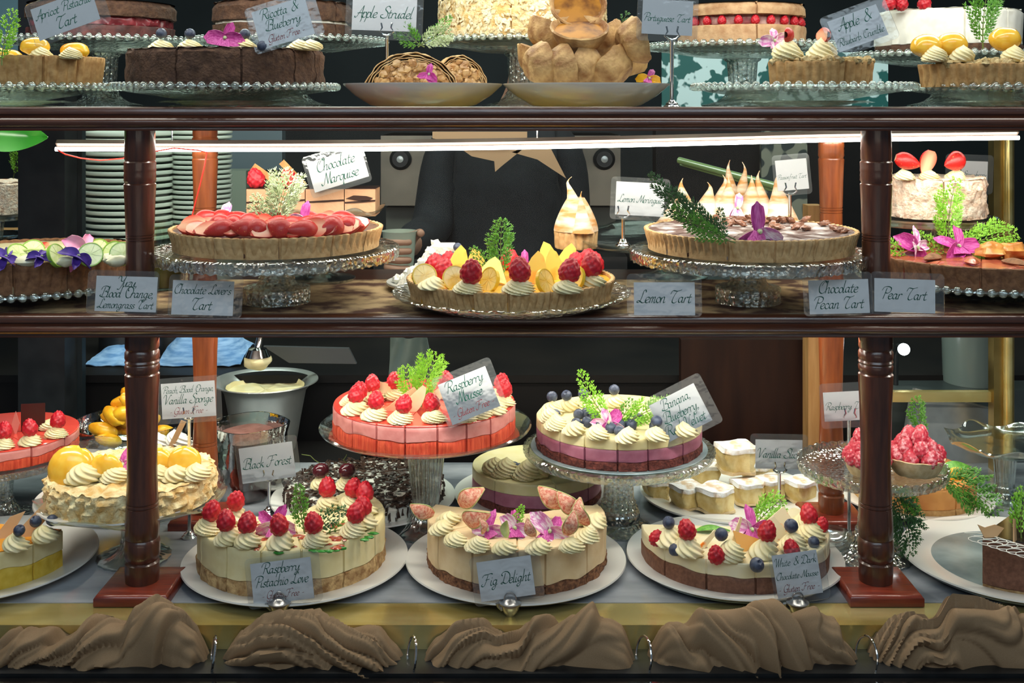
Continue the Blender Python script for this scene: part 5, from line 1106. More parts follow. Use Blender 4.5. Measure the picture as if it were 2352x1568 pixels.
# pear tart right, coconut strawberry cake behind
stand('cake_stand', 'glass stand under the pear tart at the right edge of the middle shelf', (PX(2250, 1.65), 1.65, MID), .172, .030, 'beaded', (.05, .06, 20, .001), .075, .008)
zb = MID+.0265; zt = zb+.030; PRF = pm('red_pear_glaze', (.30, .05, .03), (.55, .15, .07), 40, .25, .4, 150, coat=.4, bd=.002)
A = tart('pear_tart', 'dark pastry pear tart with red glaze and magenta flowers, middle shelf right edge', (PX(2255, 1.65), 1.65, zb), .155, .030, CRUSTD, PRF, (205, 222, 247, 270, 300, 325), 50, rough=.002, fz=.0006, topamp=.005); pl = []
random.seed(3)
for k in range(11):
    a = -2.6+k*.52; r = .108; m = M(); m.slab(lambda u, v: Vector(((v-.5)*.052, (u-.5)*.020*sin(pi*min(.98, v+.02)), .006*sin(pi*u)*sin(pi*v))), 7, 12, .003)
    o = obj('pear_slice', m, PRF if k % 2 else CRUSTD); o.location = A.location+Vector((r*cos(a), r*sin(a), .032)); o.rotation_euler = (0, 0, a+.3); pl.append(tag(o, '', 'pear slice'))
order(pl, 'glazed pear slice', 'baked on the pear tart', 'pear slices on the pear tart')
for i, (px, rt, mt) in enumerate(((2100, (-.5, 1.4, 0), MAGP), (2200, (-.5, 0, 0), MAG))):
    orchid('magenta and cream orchid flower, the %s of two on the pear tart' % ('left', 'right')[i], on(px, 588, zt)+Vector((0, 0, .012)), 1.4, rt, mt, 5, mat2=MAG)
sprig('tall bright cedar sprig leaning left on the pear tart', on(2185, 582, zt), .095, (-.1, -.18, 0), LEAFY, W=.36, seed=91, nb=13)
sprig('bright cedar sprig pointing right on the pear tart', on(2188, 582, zt), .088, (-.1, 1.02, 0), LEAFY, W=.42, seed=92, nb=13)
sprig('low cedar sprig pointing left on the pear tart', on(2180, 586, zt), .05, (-.1, -1.2, 0), LEAFY, W=.42, seed=93, nb=9)
sprig('low cedar sprig at the right front post on the pear tart', on(2090, 590, zt), .038, (-.1, -1.2, 0), LEAFY, W=.5, seed=94, nb=8)
for i, px in enumerate((2275, 2325)):
    m = M(); m.blob((0, 0, .010), (.020, .018, .012), .25, i, 20, 12); o = obj('baked_apricot', m, pm('baked_apricot', (.45, .16, .03), (.68, .32, .08), 60, .3, .4, 150)); o.location = on(px, 592, zt); tag(o, 'glazed baked apricot, the %s of two at the right edge of the pear tart' % ('left', 'right')[i], 'apricot')
zs = EYE-.1800
stand('cake_stand', 'plain glass stand under the coconut strawberry cake, rear right of the middle shelf', (PX(2135, 1.79), 1.79, MID), .104, zs-MID, 'plain', (.020, .010, 10, .001), .05, .014, CLEAR)
PFL = pm('pink_coconut', (.78, .52, .36), (.92, .78, .64), 110, .7, .9, 230, bd=.004)
A = layered('coconut_strawberry_cake', 'coconut-coated cake with strawberries on the plain glass stand, rear right', (PX(2150, 1.79), 1.79, zs+.0003), .074, [('coconut_body', 0, .062, PFL, dict(amp=.006, fr=100, topamp=.004, rows=9, bev=.004))], None, (258, 330))
sl = []
for px, mt, rt in ((2080, 0, (.3, 1.9, .3)), (2132, 0, (.2, 2.9, 3.3)), (2195, 1, (.1, -1.9, .2))):
    rosette(A, Vector((PX(px, 1.745), 1.745, zs+.0603)), .9, .9); o = link('strawberry_half', SM[mt]); o.location = (PX(px, 1.74), 1.74, zs+.090); o.rotation_euler = rt; o.scale = (1.15,)*3; sl.append(tag(o, '', 'strawberry'))
order(sl, 'strawberry half on cream', 'on the coconut strawberry cake', 'strawberries on the coconut cake')
card('small white card half hidden behind the coconut strawberry cake', 2238, 400, 60, 60, -2, 1.87, ['Strawberry'], None, (110, 90, -12, 0), lean=0)
# cards on the middle rail
card('white card reading Yuzu, Blood Orange, Lemongrass Tart', 290, 675, 141, 80, -1.5, 1.464, ['Yuzu,', 'Blood Orange,', 'Lemongrass Tart'], None, (164, 100, -8, 3), lean=-6, size=27)
card("white card reading Chocolate Lover's Tart", 466, 684, 141, 78, -1.5, 1.464, ["Chocolate Lover's", 'Tart'], None, (170, 96, 6, 4), lean=-6, size=30)
card('white card reading Lemon Tart on the middle rail', 1526, 686, 140, 75, 0, 1.464, ['Lemon Tart'], None, (172, 98, 0, 8), lean=-6, size=30)
card('white card reading Chocolate Pecan Tart on the middle rail', 1927, 681, 138, 77, 1.5, 1.464, ['Chocolate', 'Pecan Tart'], None, (160, 98, -2, 6), lean=-6, size=30)
card('white card reading Pear Tart on the middle rail beside the right post', 2078, 679, 140, 76, -2, 1.466, ['Pear Tart'], None, (170, 98, 6, 4), lean=-6, size=29)
# ================================================================ TOP TIER
def lowst(px, py_c, w_, R=.156, Y=1.62):
    return stand('beaded_cake_stand', 'low beaded glass stand under the '+w_, (PX(px, Y), Y, TOP), R, .032, 'beaded', (.060, .068, 20, .001), .080, .010)
lowst(0, 0, 'apricot pistachio tart at the left edge'); lowst(521, 0, 'ricotta blueberry cake', .157); lowst(1842, 0, 'apple rhubarb crumble', .152, 1.60); lowst(2335, 0, 'peach crumble tart at the right edge', .157, 1.63)
ZP = TOP+.0285; DK = pm('dark_cake', (.060, .026, .014), (.12, .058, .030), 120, .85, .8, 300, bd=.003)
A = layered('ricotta_blueberry_cake', 'dark brown round cake with cream rosettes and blueberries, top shelf left', (PX(521, 1.62), 1.62, ZP), .137, [('cake_body', 0, .052, DK, dict(amp=.004, fr=80, topamp=.003, rows=8, bev=.006))], None, (256, 292, 325, 345))
B_ = []
for i, (px, k) in enumerate(((372, 1), (440, 1), (560, 1), (690, 0), (715, 0))):
    Y_ = 1.56; p = Vector((PX(px, Y_), Y_, ZP+.0505)); rosette(A, p, 1.0, .75, 1)
    if k: p.z += .017; B_.append(blueberry(p, 1.2))
B_.append(blueberry((PX(595, 1.5), 1.5, ZP+.050), 1.1)); order(B_, 'blueberry', 'on the dark ricotta cake', 'blueberries on the ricotta cake')
orchid('magenta petal flower standing on the dark ricotta cake', (PX(518, 1.55), 1.55, ZP+.066), 1.2, (-.1, .2, 0), MAG, 4)
card('tilted card reading Ricotta & Blueberry, Gluten Free', 650, 53, 128, 92, 17, 1.50, ['Ricotta &', 'Blueberry'], 'Gluten Free -', (166, 112, 4, 2), lean=-8)
card('tilted card reading Apricot Pistachio Tart', 150, 33, 148, 78, 20, 1.50, ['Apricot Pistachio', 'Tart'], None, (184, 106, 6, 0), lean=-8)
A = tart('apricot_tart', 'fluted pastry tart with apricots and cream, top shelf left edge', (PX(78, 1.61), 1.61, ZP), .096, .042, CRUSTG, CREAM, (300, 330), 42, (262, 400), fz=.003, rough=.0012)
al = []
for i, (px, Y_, z_) in enumerate(((80, 1.56, .056), (172, 1.58, .050), (20, 1.57, .040), (-20, 1.57, .045))):
    m = M(); m.blob((0, 0, 0), (.020, .016, .0125), .05, i, 22, 14); o = obj('apricot_half', m, ORG if i else YEL); o.location = (PX(px, Y_), Y_, ZP+z_); al.append(tag(o, '', 'apricot'))
order(al, 'glazed apricot half', 'on the apricot tart at the top left', 'apricots on the apricot tart')
for px in (98, 165): rosette(A, Vector((PX(px, 1.55), 1.55, ZP+.038)), .9, .9)
sprig('green cedar sprig at the top left corner beside the apricot tart', (PX(4, 1.50), 1.50, PZ(150, 1.5)), .065, (0, -.05, 0), LEAFY, W=.4, seed=101, nb=10)
# strudel
plate('white_dish', 'shallow white dish on the top shelf holding the apple strudel', (PX(972, 1.62), 1.62, TOP), .1135, .034, deep=True)
STR = pm('strudel_pastry', (.46, .25, .09), (.72, .50, .24), 60, .65, .8, 200, bd=.003); APF = pm('apple_filling', (.40, .19, .06), (.66, .42, .18), 110, .35, .3, 300, coat=.3)
def strudel(label, px, Y, Wd, H, dep, rz):
    t = thing('strudel_slice', label, 'strudel', (PX(px, Y), Y, TOP+.0165), (0, 0, rz)); m = M()
    for ly in range(4):
        q = 1-.055*ly
        def fn(u, v):
            a = pi*u; n_ = NZ.noise(Vector((cos(a)*5, sin(a)*5, v*3+ly*5))); r = q*(1+.05*n_); return Vector((Wd*r*cos(a), -dep+2*dep*v+.003*NZ.noise(Vector((a*6, ly*3, 0))), H*r*sin(a)))
        m.slab(fn, 60, 6, .0012)
    obj('pastry_layers', m, STR, t, smooth=60); m = M(); random.seed(int(px))
    for k in range(120):
        a = random.uniform(0, pi); r = math.sqrt(random.random())*.78; s_ = random.uniform(.003, .0075); m.blob((Wd*r*cos(a), -dep*.9+random.uniform(-.003, .004), H*r*sin(a)+.003), (s_, s_*.8, s_*.8), .35, k, 8, 6, 2.5)
    m.slab(lambda u, v: Vector((Wd*.8*cos(pi*u)*v, -dep*.8, H*.8*sin(pi*u)*v)), 20, 4, .002)
    obj('apple_filling', m, APF, t); return t
strudel('flaky apple strudel slice with sugar dusting, the front left one', 945, 1.60, .066, .060, .018, .10)
strudel('flaky apple strudel slice, the rear right one', 1050, 1.645, .042, .058, .02, .25)
orchid('dark magenta petal flower on the front of the strudel', (PX(985, 1.562), 1.562, PZ(172, 1.56)), .8, (-.2, .3, 0), MAG, 3)
sprig('pale green cedar sprig lying behind the strudel', (PX(960, 1.66), 1.66, PZ(108, 1.66)), .045, (0, .9, 0), LEAFP, W=.6, seed=111, nb=9)
sprig('green cedar sprig spreading left behind the strudel', (PX(975, 1.66), 1.66, PZ(108, 1.66)), .045, (0, -1.1, 0), LEAF, W=.6, seed=112, nb=9)
sprig('upright green cedar sprig behind the strudel', (PX(990, 1.67), 1.67, PZ(105, 1.67)), .045, (0, .35, 0), LEAF, W=.35, seed=113, nb=9)
card('white card reading Apple Strudel on a chrome clip stand', 883, 32, 148, 78, -2, 1.66, ['Apple Strudel'], None, (178, 112, 0, -4), lean=-3, hold=(889, 78, TOP), size=32)
# portuguese tarts
plate('white_dish', 'shallow white dish on the top shelf holding the piled custard tarts', (PX(1346, 1.62), 1.62, TOP), .119, .034, deep=True)
PUFF = pm('puff_pastry', (.24, .095, .022), (.64, .40, .16), 45, .6, .7, 160, bd=.003); CUSB = pm('burnt_custard', (.44, .19, .025), (.10, .03, .007), 28, .45, coat=0, spec=.25, lo=.42, hi=.60)
def pt_build():
    t = thing('custard_tart', '', 'custard tart'); R = .036; H = .030
    P = [(0, 0), (R*.55, 0), (R*.68, .004), (R*.86, .016), (R, H-.003), (R*1.02, H), (R*.97, H+.001), (R*.90, H-.002), (R*.84, H-.006), (0, H-.006)]
    def md(th, i, r, z): n_ = NZ.noise(Vector((cos(th)*3, sin(th)*3, z*70))); return (r*(1+.07*n_*(r > .01)), z+.003*n_*(z > .01))
    obj('puff_shell', M().lathe([(0, 0), (R*.55, 0), (R*.68, .004), (R*.78, .010), (R*.90, .018), (R*.97, .024), (R*1.02, H), (R*.96, H+.0015), (R*.88, H-.002), (R*.84, H-.005), (0, H-.0075)], 64, md), PUFF, t)
    obj('custard', M().lathe([(0, H-.007), (R*.86, H-.007), (R*.84, H-.0045), (R*.5, H-.003), (0, H-.0025)], 40), CUSB, t); return t
PT = Proto(pt_build); ptl = []
for px, py, Y, rt, s_ in ((1232, 150, 1.57, (0, 1.40, .45), .88), (1284, 154, 1.56, (0, 1.32, .40), .86), (1350, 158, 1.57, (0, -1.15, -.55), .92), (1412, 162, 1.58, (0, -.85, -.5), 1.0), (1447, 98, 1.58, (0, 1.25, .25), .95), (1330, 88, 1.585, (.50, 0, 0), 1.12), (1325, 22, 1.63, (1.05, .1, 0), 1.12), (1252, 85, 1.65, (-.3, .5, 0), .9), (1395, 95, 1.64, (-.3, -.6, 0), .9), (1320, 150, 1.66, (0, .1, 0), 1.1), (1240, 145, 1.68, (0, .3, 0), 1.1), (1440, 150, 1.68, (0, -.3, 0), 1.1)):
    R_ = Matrix.Rotation(rt[2], 3, 'Z') @ Matrix.Rotation(rt[1], 3, 'Y') @ Matrix.Rotation(rt[0], 3, 'X')
    c = Vector((PX(px, Y), Y, PZ(py, Y)))-R_ @ Vector((0, 0, .015*s_)); ptl.append(PT.put(c, rt, s_))
nm = ['standing on its side at the left of the pile', 'second on its side from the left of the pile', 'leaning in the middle of the bottom row', 'tipped low at the right of the bottom row', 'standing on edge at the upper right of the pile', 'facing front with glossy burnt custard, near the top', 'topmost, tilted up behind the front one', 'behind, at the upper left', 'behind, right of the glossy one', 'under the pile in the middle', 'under the pile at the left rear', 'under the pile at the right rear']
for o, q in zip(ptl, nm): o['label'] = 'puff pastry custard tart '+q; o['group'] = 'piled Portuguese custard tarts'
orchid('magenta and orange flower beside the custard tarts on the right', (PX(1490, 1.57), 1.57, PZ(182, 1.57)), .8, (-.3, .4, 0), MAG, 4, mat2=ORG)
sprig('small dark cedar sprig behind the custard tarts', (PX(1405, 1.68), 1.68, PZ(130, 1.68)), .06, (0, .1, 0), LEAFD, W=.3, seed=121, nb=9)
card('white card reading Portuguese Tart on a tall chrome clip stand', 1533, 40, 116, 80, -3, 1.545, ['Portuguese Tart'], None, (140, 112, 0, 0), lean=-3, hold=(1543, 88, TOP), size=32)
# apple crumble and peach crumble
CRMB = pm('crumble_topping', (.42, .28, .10), (.66, .52, .27), 130, .8, .8, 260, bd=.004)
def crumble(name, label, px, Y, R, a, n, H=.034, cuts=()):
    A = tart(name, label, (PX(px, Y), Y, ZP), R, H, CRUSTG, CRMB, cuts, n, a, fz=.001, rough=.0012, topamp=.004); m = M(); random.seed(n)
    for k in range(220):
        th = RAD(random.uniform(a[0]+3, a[1]-3)); r = R*.96*math.sqrt(random.random()); s_ = random.uniform(.003, .0075); m.blob((r*cos(th), r*sin(th), H+random.uniform(-.001, .006)*(1-r/R*.5)), (s_, s_, s_*.8), .35, k, 8, 6, 2.2)
    obj('crumble_lumps', m, CRMB, A)['kind'] = 'stuff'; return A
A = crumble('apple_crumble_tart', 'fluted apple rhubarb crumble tart with strawberries on cream, top shelf right', 1862, 1.60, .086, (212, 395), 40, cuts=(288, 330))
sl = []
for px, rt in ((1808, (.3, 1.5, 2.6)), (1890, (.2, -1.6, 3.3))):
    rosette(A, Vector((PX(px, 1.555), 1.555, ZP+.036)), 1.25, 1.2, 2); o = link('strawberry_half', SM[0]); o.location = (PX(px, 1.553), 1.553, ZP+.071); o.rotation_euler = (1.5, 1.5, rt[2]); o.scale = (.95,)*3; sl.append(tag(o, '', 'strawberry'))
order(sl, 'strawberry half on cream', 'on the apple rhubarb crumble', 'strawberries on the apple crumble')
orchid('pale pink orchid flower at the left of the apple crumble', (PX(1778, 1.58), 1.58, PZ(95, 1.58)), 1.0, (-.1, -.2, 0), MAGP, 4)
card('tilted card reading Apple & Rhubarb Crumble', 1970, 65, 120, 76, 20, 1.50, ['Apple &', 'Rhubarb Crumble'], None, (158, 104, 4, 0), lean=-8)
A = crumble('peach_crumble_tart', 'fluted crumble tart with yellow peach halves, top shelf right edge', 2262, 1.61, .110, (195, 375), 50, .031, (285, 320)); pl = []
for i, (px, py) in enumerate(((2128, 112), (2186, 108), (2308, 96))):
    rosette(A, Vector((PX(px+14, 1.555), 1.545, ZP+.034)), 1.0, 1.1); m = M(); m.blob((0, 0, 0), (.022, .020, .0165), .03, i, 24, 14); o = obj('peach_half', m, YEL); o.location = (PX(px, 1.57), 1.57, PZ(py-6, 1.57)); pl.append(tag(o, '', 'peach'))
order(pl, 'glossy yellow peach half', 'on the peach crumble tart', 'peach halves on the crumble tart')
sprig('dark green cedar sprig standing behind the peaches of the crumble tart', (PX(2258, 1.62), 1.62, PZ(112, 1.62)), .082, (0, -.1, 0), LEAF, W=.45, seed=131, nb=12)
# rear row on tall stands
def tallst(px, w_, py=92, R=.158, Y=1.88):
    H = PZ(py, Y)-TOP; stand('beaded_cake_stand', 'tall beaded glass stand at the rear of the top shelf, under the '+w_, (PX(px, Y), Y, TOP), R, H, 'beaded', (.024, .021, 16, .0015), .066, .022); return TOP+H-.0035
z = tallst(235, 'dark cherry cake'); CKB = pm('cherry_cake', (.05, .014, .012), (.14, .035, .03), 60, .6, .5, 200)
A = layered('cherry_chocolate_cake', 'dark chocolate cherry cake at the rear left of the top shelf', (PX(235, 1.88), 1.88, z), .115, [('lower_layer', 0, .022, CKB, dict(amp=.005, fr=60)), ('cherry_layer', .022, .036, pm('cherry_layer', (.12, .012, .018), (.30, .04, .05), 60, .3), dict(R=.110, amp=.006, fr=90, topamp=.004)), ('chocolate_crust', .036, .062, DK, dict(R=.118, amp=.003, bev=.009))])
z = tallst(668, 'dark chocolate cake'); A = layered('dark_chocolate_cake', 'sugar-dusted dark chocolate cake behind the ricotta cake card', (PX(650, 1.88), 1.88, z), .112, [('lower_layer', 0, .026, DK, dict(amp=.005)), ('cream_layer', .026, .031, CREAMW, dict(R=.108, amp=.004, fr=70)), ('upper_layer', .031, .062, DK, dict(R=.114, amp=.004, bev=.009, topamp=.002))], None, (295, 330))
z = tallst(1200, 'almond coconut cake'); A = layered('almond_coconut_cake', 'large cream cake coated in almond flakes, rear middle of the top shelf', (PX(1200, 1.88), 1.88, z), .137, [('almond_body', 0, .066, FLAKE, dict(amp=.006, fr=90, topamp=.006, rows=9, bev=.006))], None, (262, 300))
m = M(); random.seed(8)
for k in range(900):
    a = random.uniform(pi, TAU); zz = random.uniform(.004, .068); T = Matrix.Translation((.139*cos(a), .139*sin(a), zz)) @ Matrix.Rotation(a, 4, 'Z') @ Matrix.Rotation(random.uniform(0, 3), 4, 'X') @ Matrix.Rotation(random.uniform(-.7, .7), 4, 'Y')
    s_ = random.uniform(.003, .006); m.add([(0, -s_, 0), (0, 0, -s_*.6), (0, s_, 0), (0, 0, s_*.6), (.0007, 0, 0), (-.0007, 0, 0)], [(0, 1, 4), (1, 2, 4), (2, 3, 4), (3, 0, 4), (1, 0, 5), (2, 1, 5), (3, 2, 5), (0, 3, 5)], T)
o = obj('almond_flakes', m, pm('almond_flake', (.78, .58, .30), (.90, .80, .56), 40, .5), A, smooth=False); o['kind'] = 'stuff'
z = tallst(1705, 'raspberry sponge', 104); SPG = pm('sponge_cake', (.42, .22, .10), (.60, .38, .20), 60, .75, .5, 220)
A = layered('raspberry_sponge', 'sponge cake sandwiched with raspberries, rear right of the top shelf', (PX(1702, 1.88), 1.88, z), .104, [('lower_sponge', 0, .032, SPG, dict(amp=.003)), ('cream_layer', .032, .048, pm('jam_cream', (.25, .05, .05), (.60, .40, .34), 60, .5), dict(R=.092, amp=.003)), ('upper_sponge', .048, .068, SPG, dict(R=.104, amp=.002, bev=.008))], None, (272, 330)); rl = []
for k in range(11):
    a = pi+.25+k*.27; rl.append(raspberry(A.location+Vector((.097*cos(a), .097*sin(a), .0318)), .72, (0, 0)))
order(rl, 'raspberry', 'between the layers of the raspberry sponge', 'raspberries in the sponge cake')
z = tallst(2180, 'white cheesecake', 124); A = layered('white_cheesecake', 'white cheesecake on chocolate base, rear right corner of the top shelf', (PX(2175, 1.88), 1.88, z), .115, [('chocolate_base', 0, .016, DK, dict(amp=.003)), ('white_filling', .016, .072, CREAMW, dict(amp=.0025, fr=50, topamp=.004, bev=.005))], None, (262, 300, 335)); rl = []
for px in (2040, 2075, 2120): rl.append(raspberry((PX(px, 1.80), 1.80, z+.0700), 1.1))
order(rl, 'raspberry', 'on top of the white cheesecake', 'raspberries on the cheesecake')
# ================================================================ BEHIND THE CASE
WALL = pm('dark_teal_wall', (.010, .017, .018), (.022, .032, .032), 3, .6)
m = M(); m.box(-3.2, 3.2, 5.0, 5.1, -.0, 2.9); struct('wall_back', m, WALL, False)
m = M(); m.box(-3.2, -3.1, 1.2, 5.0, 0, 2.9); struct('wall_left', m, pm('plum_wall', (.045, .035, .045), None, rough=.7), False)
m = M(); m.box(3.1, 3.2, 1.2, 5.0, 0, 2.9); struct('wall_right', m, WALL, False)
m = M(); m.box(-3.2, 3.2, 1.3, 5.1, -.05, 0); struct('floor', m, pm('dark_floor', (.03, .026, .024), (.05, .045, .04), 6, .5), False)
m = M(); m.box(-3.2, 3.2, 1.3, 5.1, 2.9, 2.95); struct('ceiling', m, pm('ceiling_paint', (.30, .33, .30), None, rough=.8), False)
m = M(); m.box(-1.05, 1.05, 1.36, 2.06, .0, DECK-.031); o = obj('display_case_base', m, BLACK, None, False); tag(o, 'black base cabinet carrying the marble deck', 'cabinet')
BOT = pm('black_laminate', (.005, .0045, .005), (.011, .009, .008), 5, .5, spec=.2)
t = thing('back_counter', 'black back counter behind the case, under the blue cloths', 'counter', (0, 2.5, 0))
m = M(); m.box(-1.6, 1.6, -.28, .5, 0, EYE-.545); obj('cabinet_body', m, BOT, t, False); m = M(); m.box(-1.6, 1.6, -.30, .5, EYE-.5449, EYE-.53); obj('counter_top', m, BOT, t, False)
# equipment shelf carrying the plates
t = thing('plate_shelf', 'dark shelf behind the case carrying the plate stacks', 'shelf', (0, 2.75, EYE-.345)); m = M(); m.box(-1.3, -.55, -.16, .25, 0, .018); obj('board', m, BOT, t, False)
for X in (-1.28, -.57): m = M(); m.box(X-.01, X+.01, .10, .22, -.185, -.0005); obj('bracket', m, BOT, t, False)
PLT = pm('stacked_porcelain', (.66, .72, .62), None, rough=.25, coat=.2); pm_ = M().lathe([(0, .002), (.05, .002), (.093, .0105), (.0990, .0135), (.1015, .0128), (.1022, .0095), (.1015, .0060), (.096, .0040), (.06, 0), (0, 0)], 48).mesh('stacked_plate', PLT); rs = []
for si, (px, R_, n, Y) in enumerate(((298, 1.04, 17, 2.70), (372, .62, 18, 2.78), (462, .72, 22, 2.74))):
    for k in range(n):
        o = link('stacked_plate', pm_); o.location = (PX(px, Y)+random.uniform(-.0012, .0012), Y, EYE-.3269+k*(.0152 if si == 0 else .0118)); o.scale = (R_, R_, 1.1 if si == 0 else .85)
        c = ('lowest' if k == 0 else 'topmost' if k == n-1 else ORD[k]+' from the bottom')
        rs.append(tag(o, 'pale plate, %s in the %s plate stack' % (c, ('left', 'middle', 'right')[si]), 'plate', 'stacked plates behind the case'))
# espresso machine
t = thing('espresso_machine', 'dark steel espresso machine behind the person', 'coffee machine', (PX(1150, 3.4), 3.4, EYE-.50)); k_ = 3.3/F
EM = pm('machine_steel', (.16, .15, .125), (.24, .22, .18), 6, .32, metal=.8)
m = M(); m.box(-.36, .36, 0, .35, .19, .40); obj('body', m, EM, t, False); m = M(); m.box(-.37, .37, -.02, .36, .42, .455); obj('top_tray', m, pm('dull_steel', (.22, .25, .23), None, rough=.4, metal=.5), t, False)
m = M(); m.box(-.35, .35, .05, .35, .06, .18); obj('splash_panel', m, pm('dull_olive_panel', (.10, .105, .085), None, rough=.5), t, False); m = M(); m.box(-.37, .37, -.10, .36, 0, .05); obj('drip_tray', m, BLACK, t, False)
for X in (-.30, .31):
    m = M(); m.lathe([(0, 0), (.028, 0), (.033, .01), (.024, .022), (0, .022)], 24, T=Matrix.Translation((X, 0, .33)) @ Matrix.Rotation(pi/2, 4, 'X')); kn = obj('steam_knob', m, BLACK, t); m = M(); m.lathe([(0, .0221), (.011, .0221), (.010, .026), (0, .027)], 16, T=Matrix.Translation((X, 0, .33)) @ Matrix.Rotation(pi/2, 4, 'X')); obj('knob_cap', m, STEEL, kn)
    m = M(); m.tube([(X*.8, -.03, .22), (X*.8, -.06, .12), (X*.82, -.07, .06)], .006, 8); obj('steam_wand', m, CHROME, t)
for X in (-.17, .17):
    m = M(); m.lathe([(0, .12), (.034, .12), (.034, .17), (.042, .19), (0, .19)], 24, T=Matrix.Translation((X, -.02, 0))); obj('group_head', m, CHROME, t); m = M(); m.tube([(X, -.05, .135), (X, -.14, .125), (X, -.17, .115)], [.010, .013, .011], 10); obj('portafilter', m, BLACK, t)
m = M(); m.box(.19, .245, -.004, -.0005, .355, .395); obj('display', m, BLACK, t, False)
m = M(); m.box(-.62, .72, 3.22, 3.9, 0, EYE-.5005); o = obj('machine_counter', m, BOT, None, False); tag(o, 'dark counter carrying the espresso machine', 'counter')
# person behind the counter
t = thing('person', 'person in dark navy clothes and beige pointed collar holding a pale green cup', 'person', (PX(1160, 2.95), 2.95, 0))
SKIN = pm('skin', (.36, .18, .12), (.44, .24, .16), 20, .5); NAVY = pm('navy_cloth', (.003, .004, .007), (.006, .008, .012), 30, .85)
body = bpy.data.meshes.new('body'); bv = [(0, 0, .96), (0, 0, 1.10), (0, .01, 1.25), (0, .02, 1.40), (.03, .01, 1.47), (.06, -.02, 1.53), (.09, -.04, 1.63), (.09, -.03, 1.72),
      (-.11, .02, 1.40), (-.155, .01, 1.36), (-.185, -.05, 1.17), (-.235, -.25, 1.16), (-.235, -.33, 1.165), (.11, .02, 1.40), (.155, .01, 1.36), (.17, 0, 1.12), (.16, -.10, .92), (.15, -.14, .86),
      (-.10, 0, .90), (-.11, -.01, .50), (-.11, .03, .10), (-.11, -.10, .04), (.10, 0, .90), (.11, -.01, .50), (.11, .03, .10), (.11, -.10, .04)]
be = [(0, 1), (1, 2), (2, 3), (3, 4), (4, 5), (5, 6), (6, 7), (3, 8), (8, 9), (9, 10), (10, 11), (11, 12), (3, 13), (13, 14), (14, 15), (15, 16), (16, 17), (0, 18), (18, 19), (19, 20), (20, 21), (0, 22), (22, 23), (23, 24), (24, 25)]
br = [.15, .145, .15, .13, .06, .055, .085, .075, .07, .058, .045, .034, .030, .07, .058, .045, .034, .03, .09, .06, .04, .032, .09, .06, .04, .032]
def skin_obj(name, v, e, r, mat, parent, root=0, sub=2, flat=.75):
    me = bpy.data.meshes.new(name); me.from_pydata(v, e, []); me.materials.append(mat); o = link(name, me, parent)
    s = o.modifiers.new('skin', 'SKIN'); s.use_smooth_shade = True
    if not me.skin_vertices: me.attributes.new('sk', 'FLOAT', 'POINT')
    for i, q in enumerate(r):
        me.skin_vertices[0].data[i].radius = (q, q*(flat if q > .1 else 1)); me.skin_vertices[0].data[i].use_root = (i == root)
    ss = o.modifiers.new('sub', 'SUBSURF'); ss.levels = sub; ss.render_levels = sub; return o
try:
    def mk(name, v, e, r, mat, parent, root=0, flat=.75):
        import bmesh
        bm = bmesh.new(); ly = bm.verts.layers.skin.verify(); vs = [bm.verts.new(p) for p in v]
        for i, q in enumerate(r): vs[i][ly].radius = (q, q*(flat if q > .1 else 1)); vs[i][ly].use_root = (i == root)
        for a, b in e: bm.edges.new((vs[a], vs[b]))
        me = bpy.data.meshes.new(name); bm.to_mesh(me); bm.free(); me.materials.append(mat); o = link(name, me, parent)
        s = o.modifiers.new('skin', 'SKIN'); s.use_smooth_shade = True; ss = o.modifiers.new('sub', 'SUBSURF'); ss.levels = 2; ss.render_levels = 2; return o
    mk('body', bv, be, br, SKIN, t)
    cv = [(x, y+(.0), z) for x, y, z in bv]; cut = [0, 1, 2, 3, 4, 8, 9, 10, 11, 13, 14, 15, 16, 18, 19, 20, 22, 23, 24]; ix = {a: i for i, a in enumerate(cut)}
    mk('clothes', [cv[i] for i in cut], [(ix[a], ix[b]) for a, b in be if a in ix and b in ix], [br[i]*1.12+.008 for i in cut], NAVY, t)
    hv = [(-.235, -.33, 1.165), (-.235, -.375, 1.17)]; he = [(0, 1)]; hr = [.028, .032]
    for k in range(4):
        z = 1.19-.020*k; b = len(hv); hv += [(-.262, -.385, z), (-.262, -.415, z), (-.235, -.428, z-.002), (-.205, -.415, z-.003)]; he += [(1, b), (b, b+1), (b+1, b+2), (b+2, b+3)]; hr += [.0105, .0095, .009, .008]
    b = len(hv); hv += [(-.205, -.365, 1.195), (-.190, -.385, 1.205), (-.186, -.405, 1.205)]; he += [(1, b), (b, b+1), (b+1, b+2)]; hr += [.012, .0105, .009]
    mk('hand', hv, he, hr, SKIN, t)
except Exception as ex: print('person', ex)
obj('head_shape', M().blob((.09, -.045, 1.66), (.078, .094, .112), .02, 1, 28, 20), SKIN, t); obj('hair', M().grid(lambda u, v: Vector((.09+.084*cos(TAU*u)*sin(pi*(.02+.5*v)), -.035+.100*sin(TAU*u)*sin(pi*(.02+.5*v)), 1.672+.112*cos(pi*(.02+.5*v)))), 28, 12, wrapu=True), pm('dark_hair', (.02, .013, .010), None, rough=.6), t)
obj('nose', M().blob((.09, -.142, 1.655), (.013, .016, .022), 0, 1, 12, 8), SKIN, t)
for X in (.06, .12):
    e = obj('eye', M().blob((X, -.128, 1.672), (.013, .008, .008), 0, 1, 12, 8), pm('eye_white', (.7, .7, .68), None, rough=.3), t); obj('iris', M().blob((X, -.135, 1.672), (.005, .003, .005), 0, 1, 8, 6), BLACK, e)
obj('mouth', M().blob((.09, -.133, 1.615), (.024, .006, .006), 0, 1, 14, 6), pm('lips', (.35, .10, .08), None, rough=.4), t)
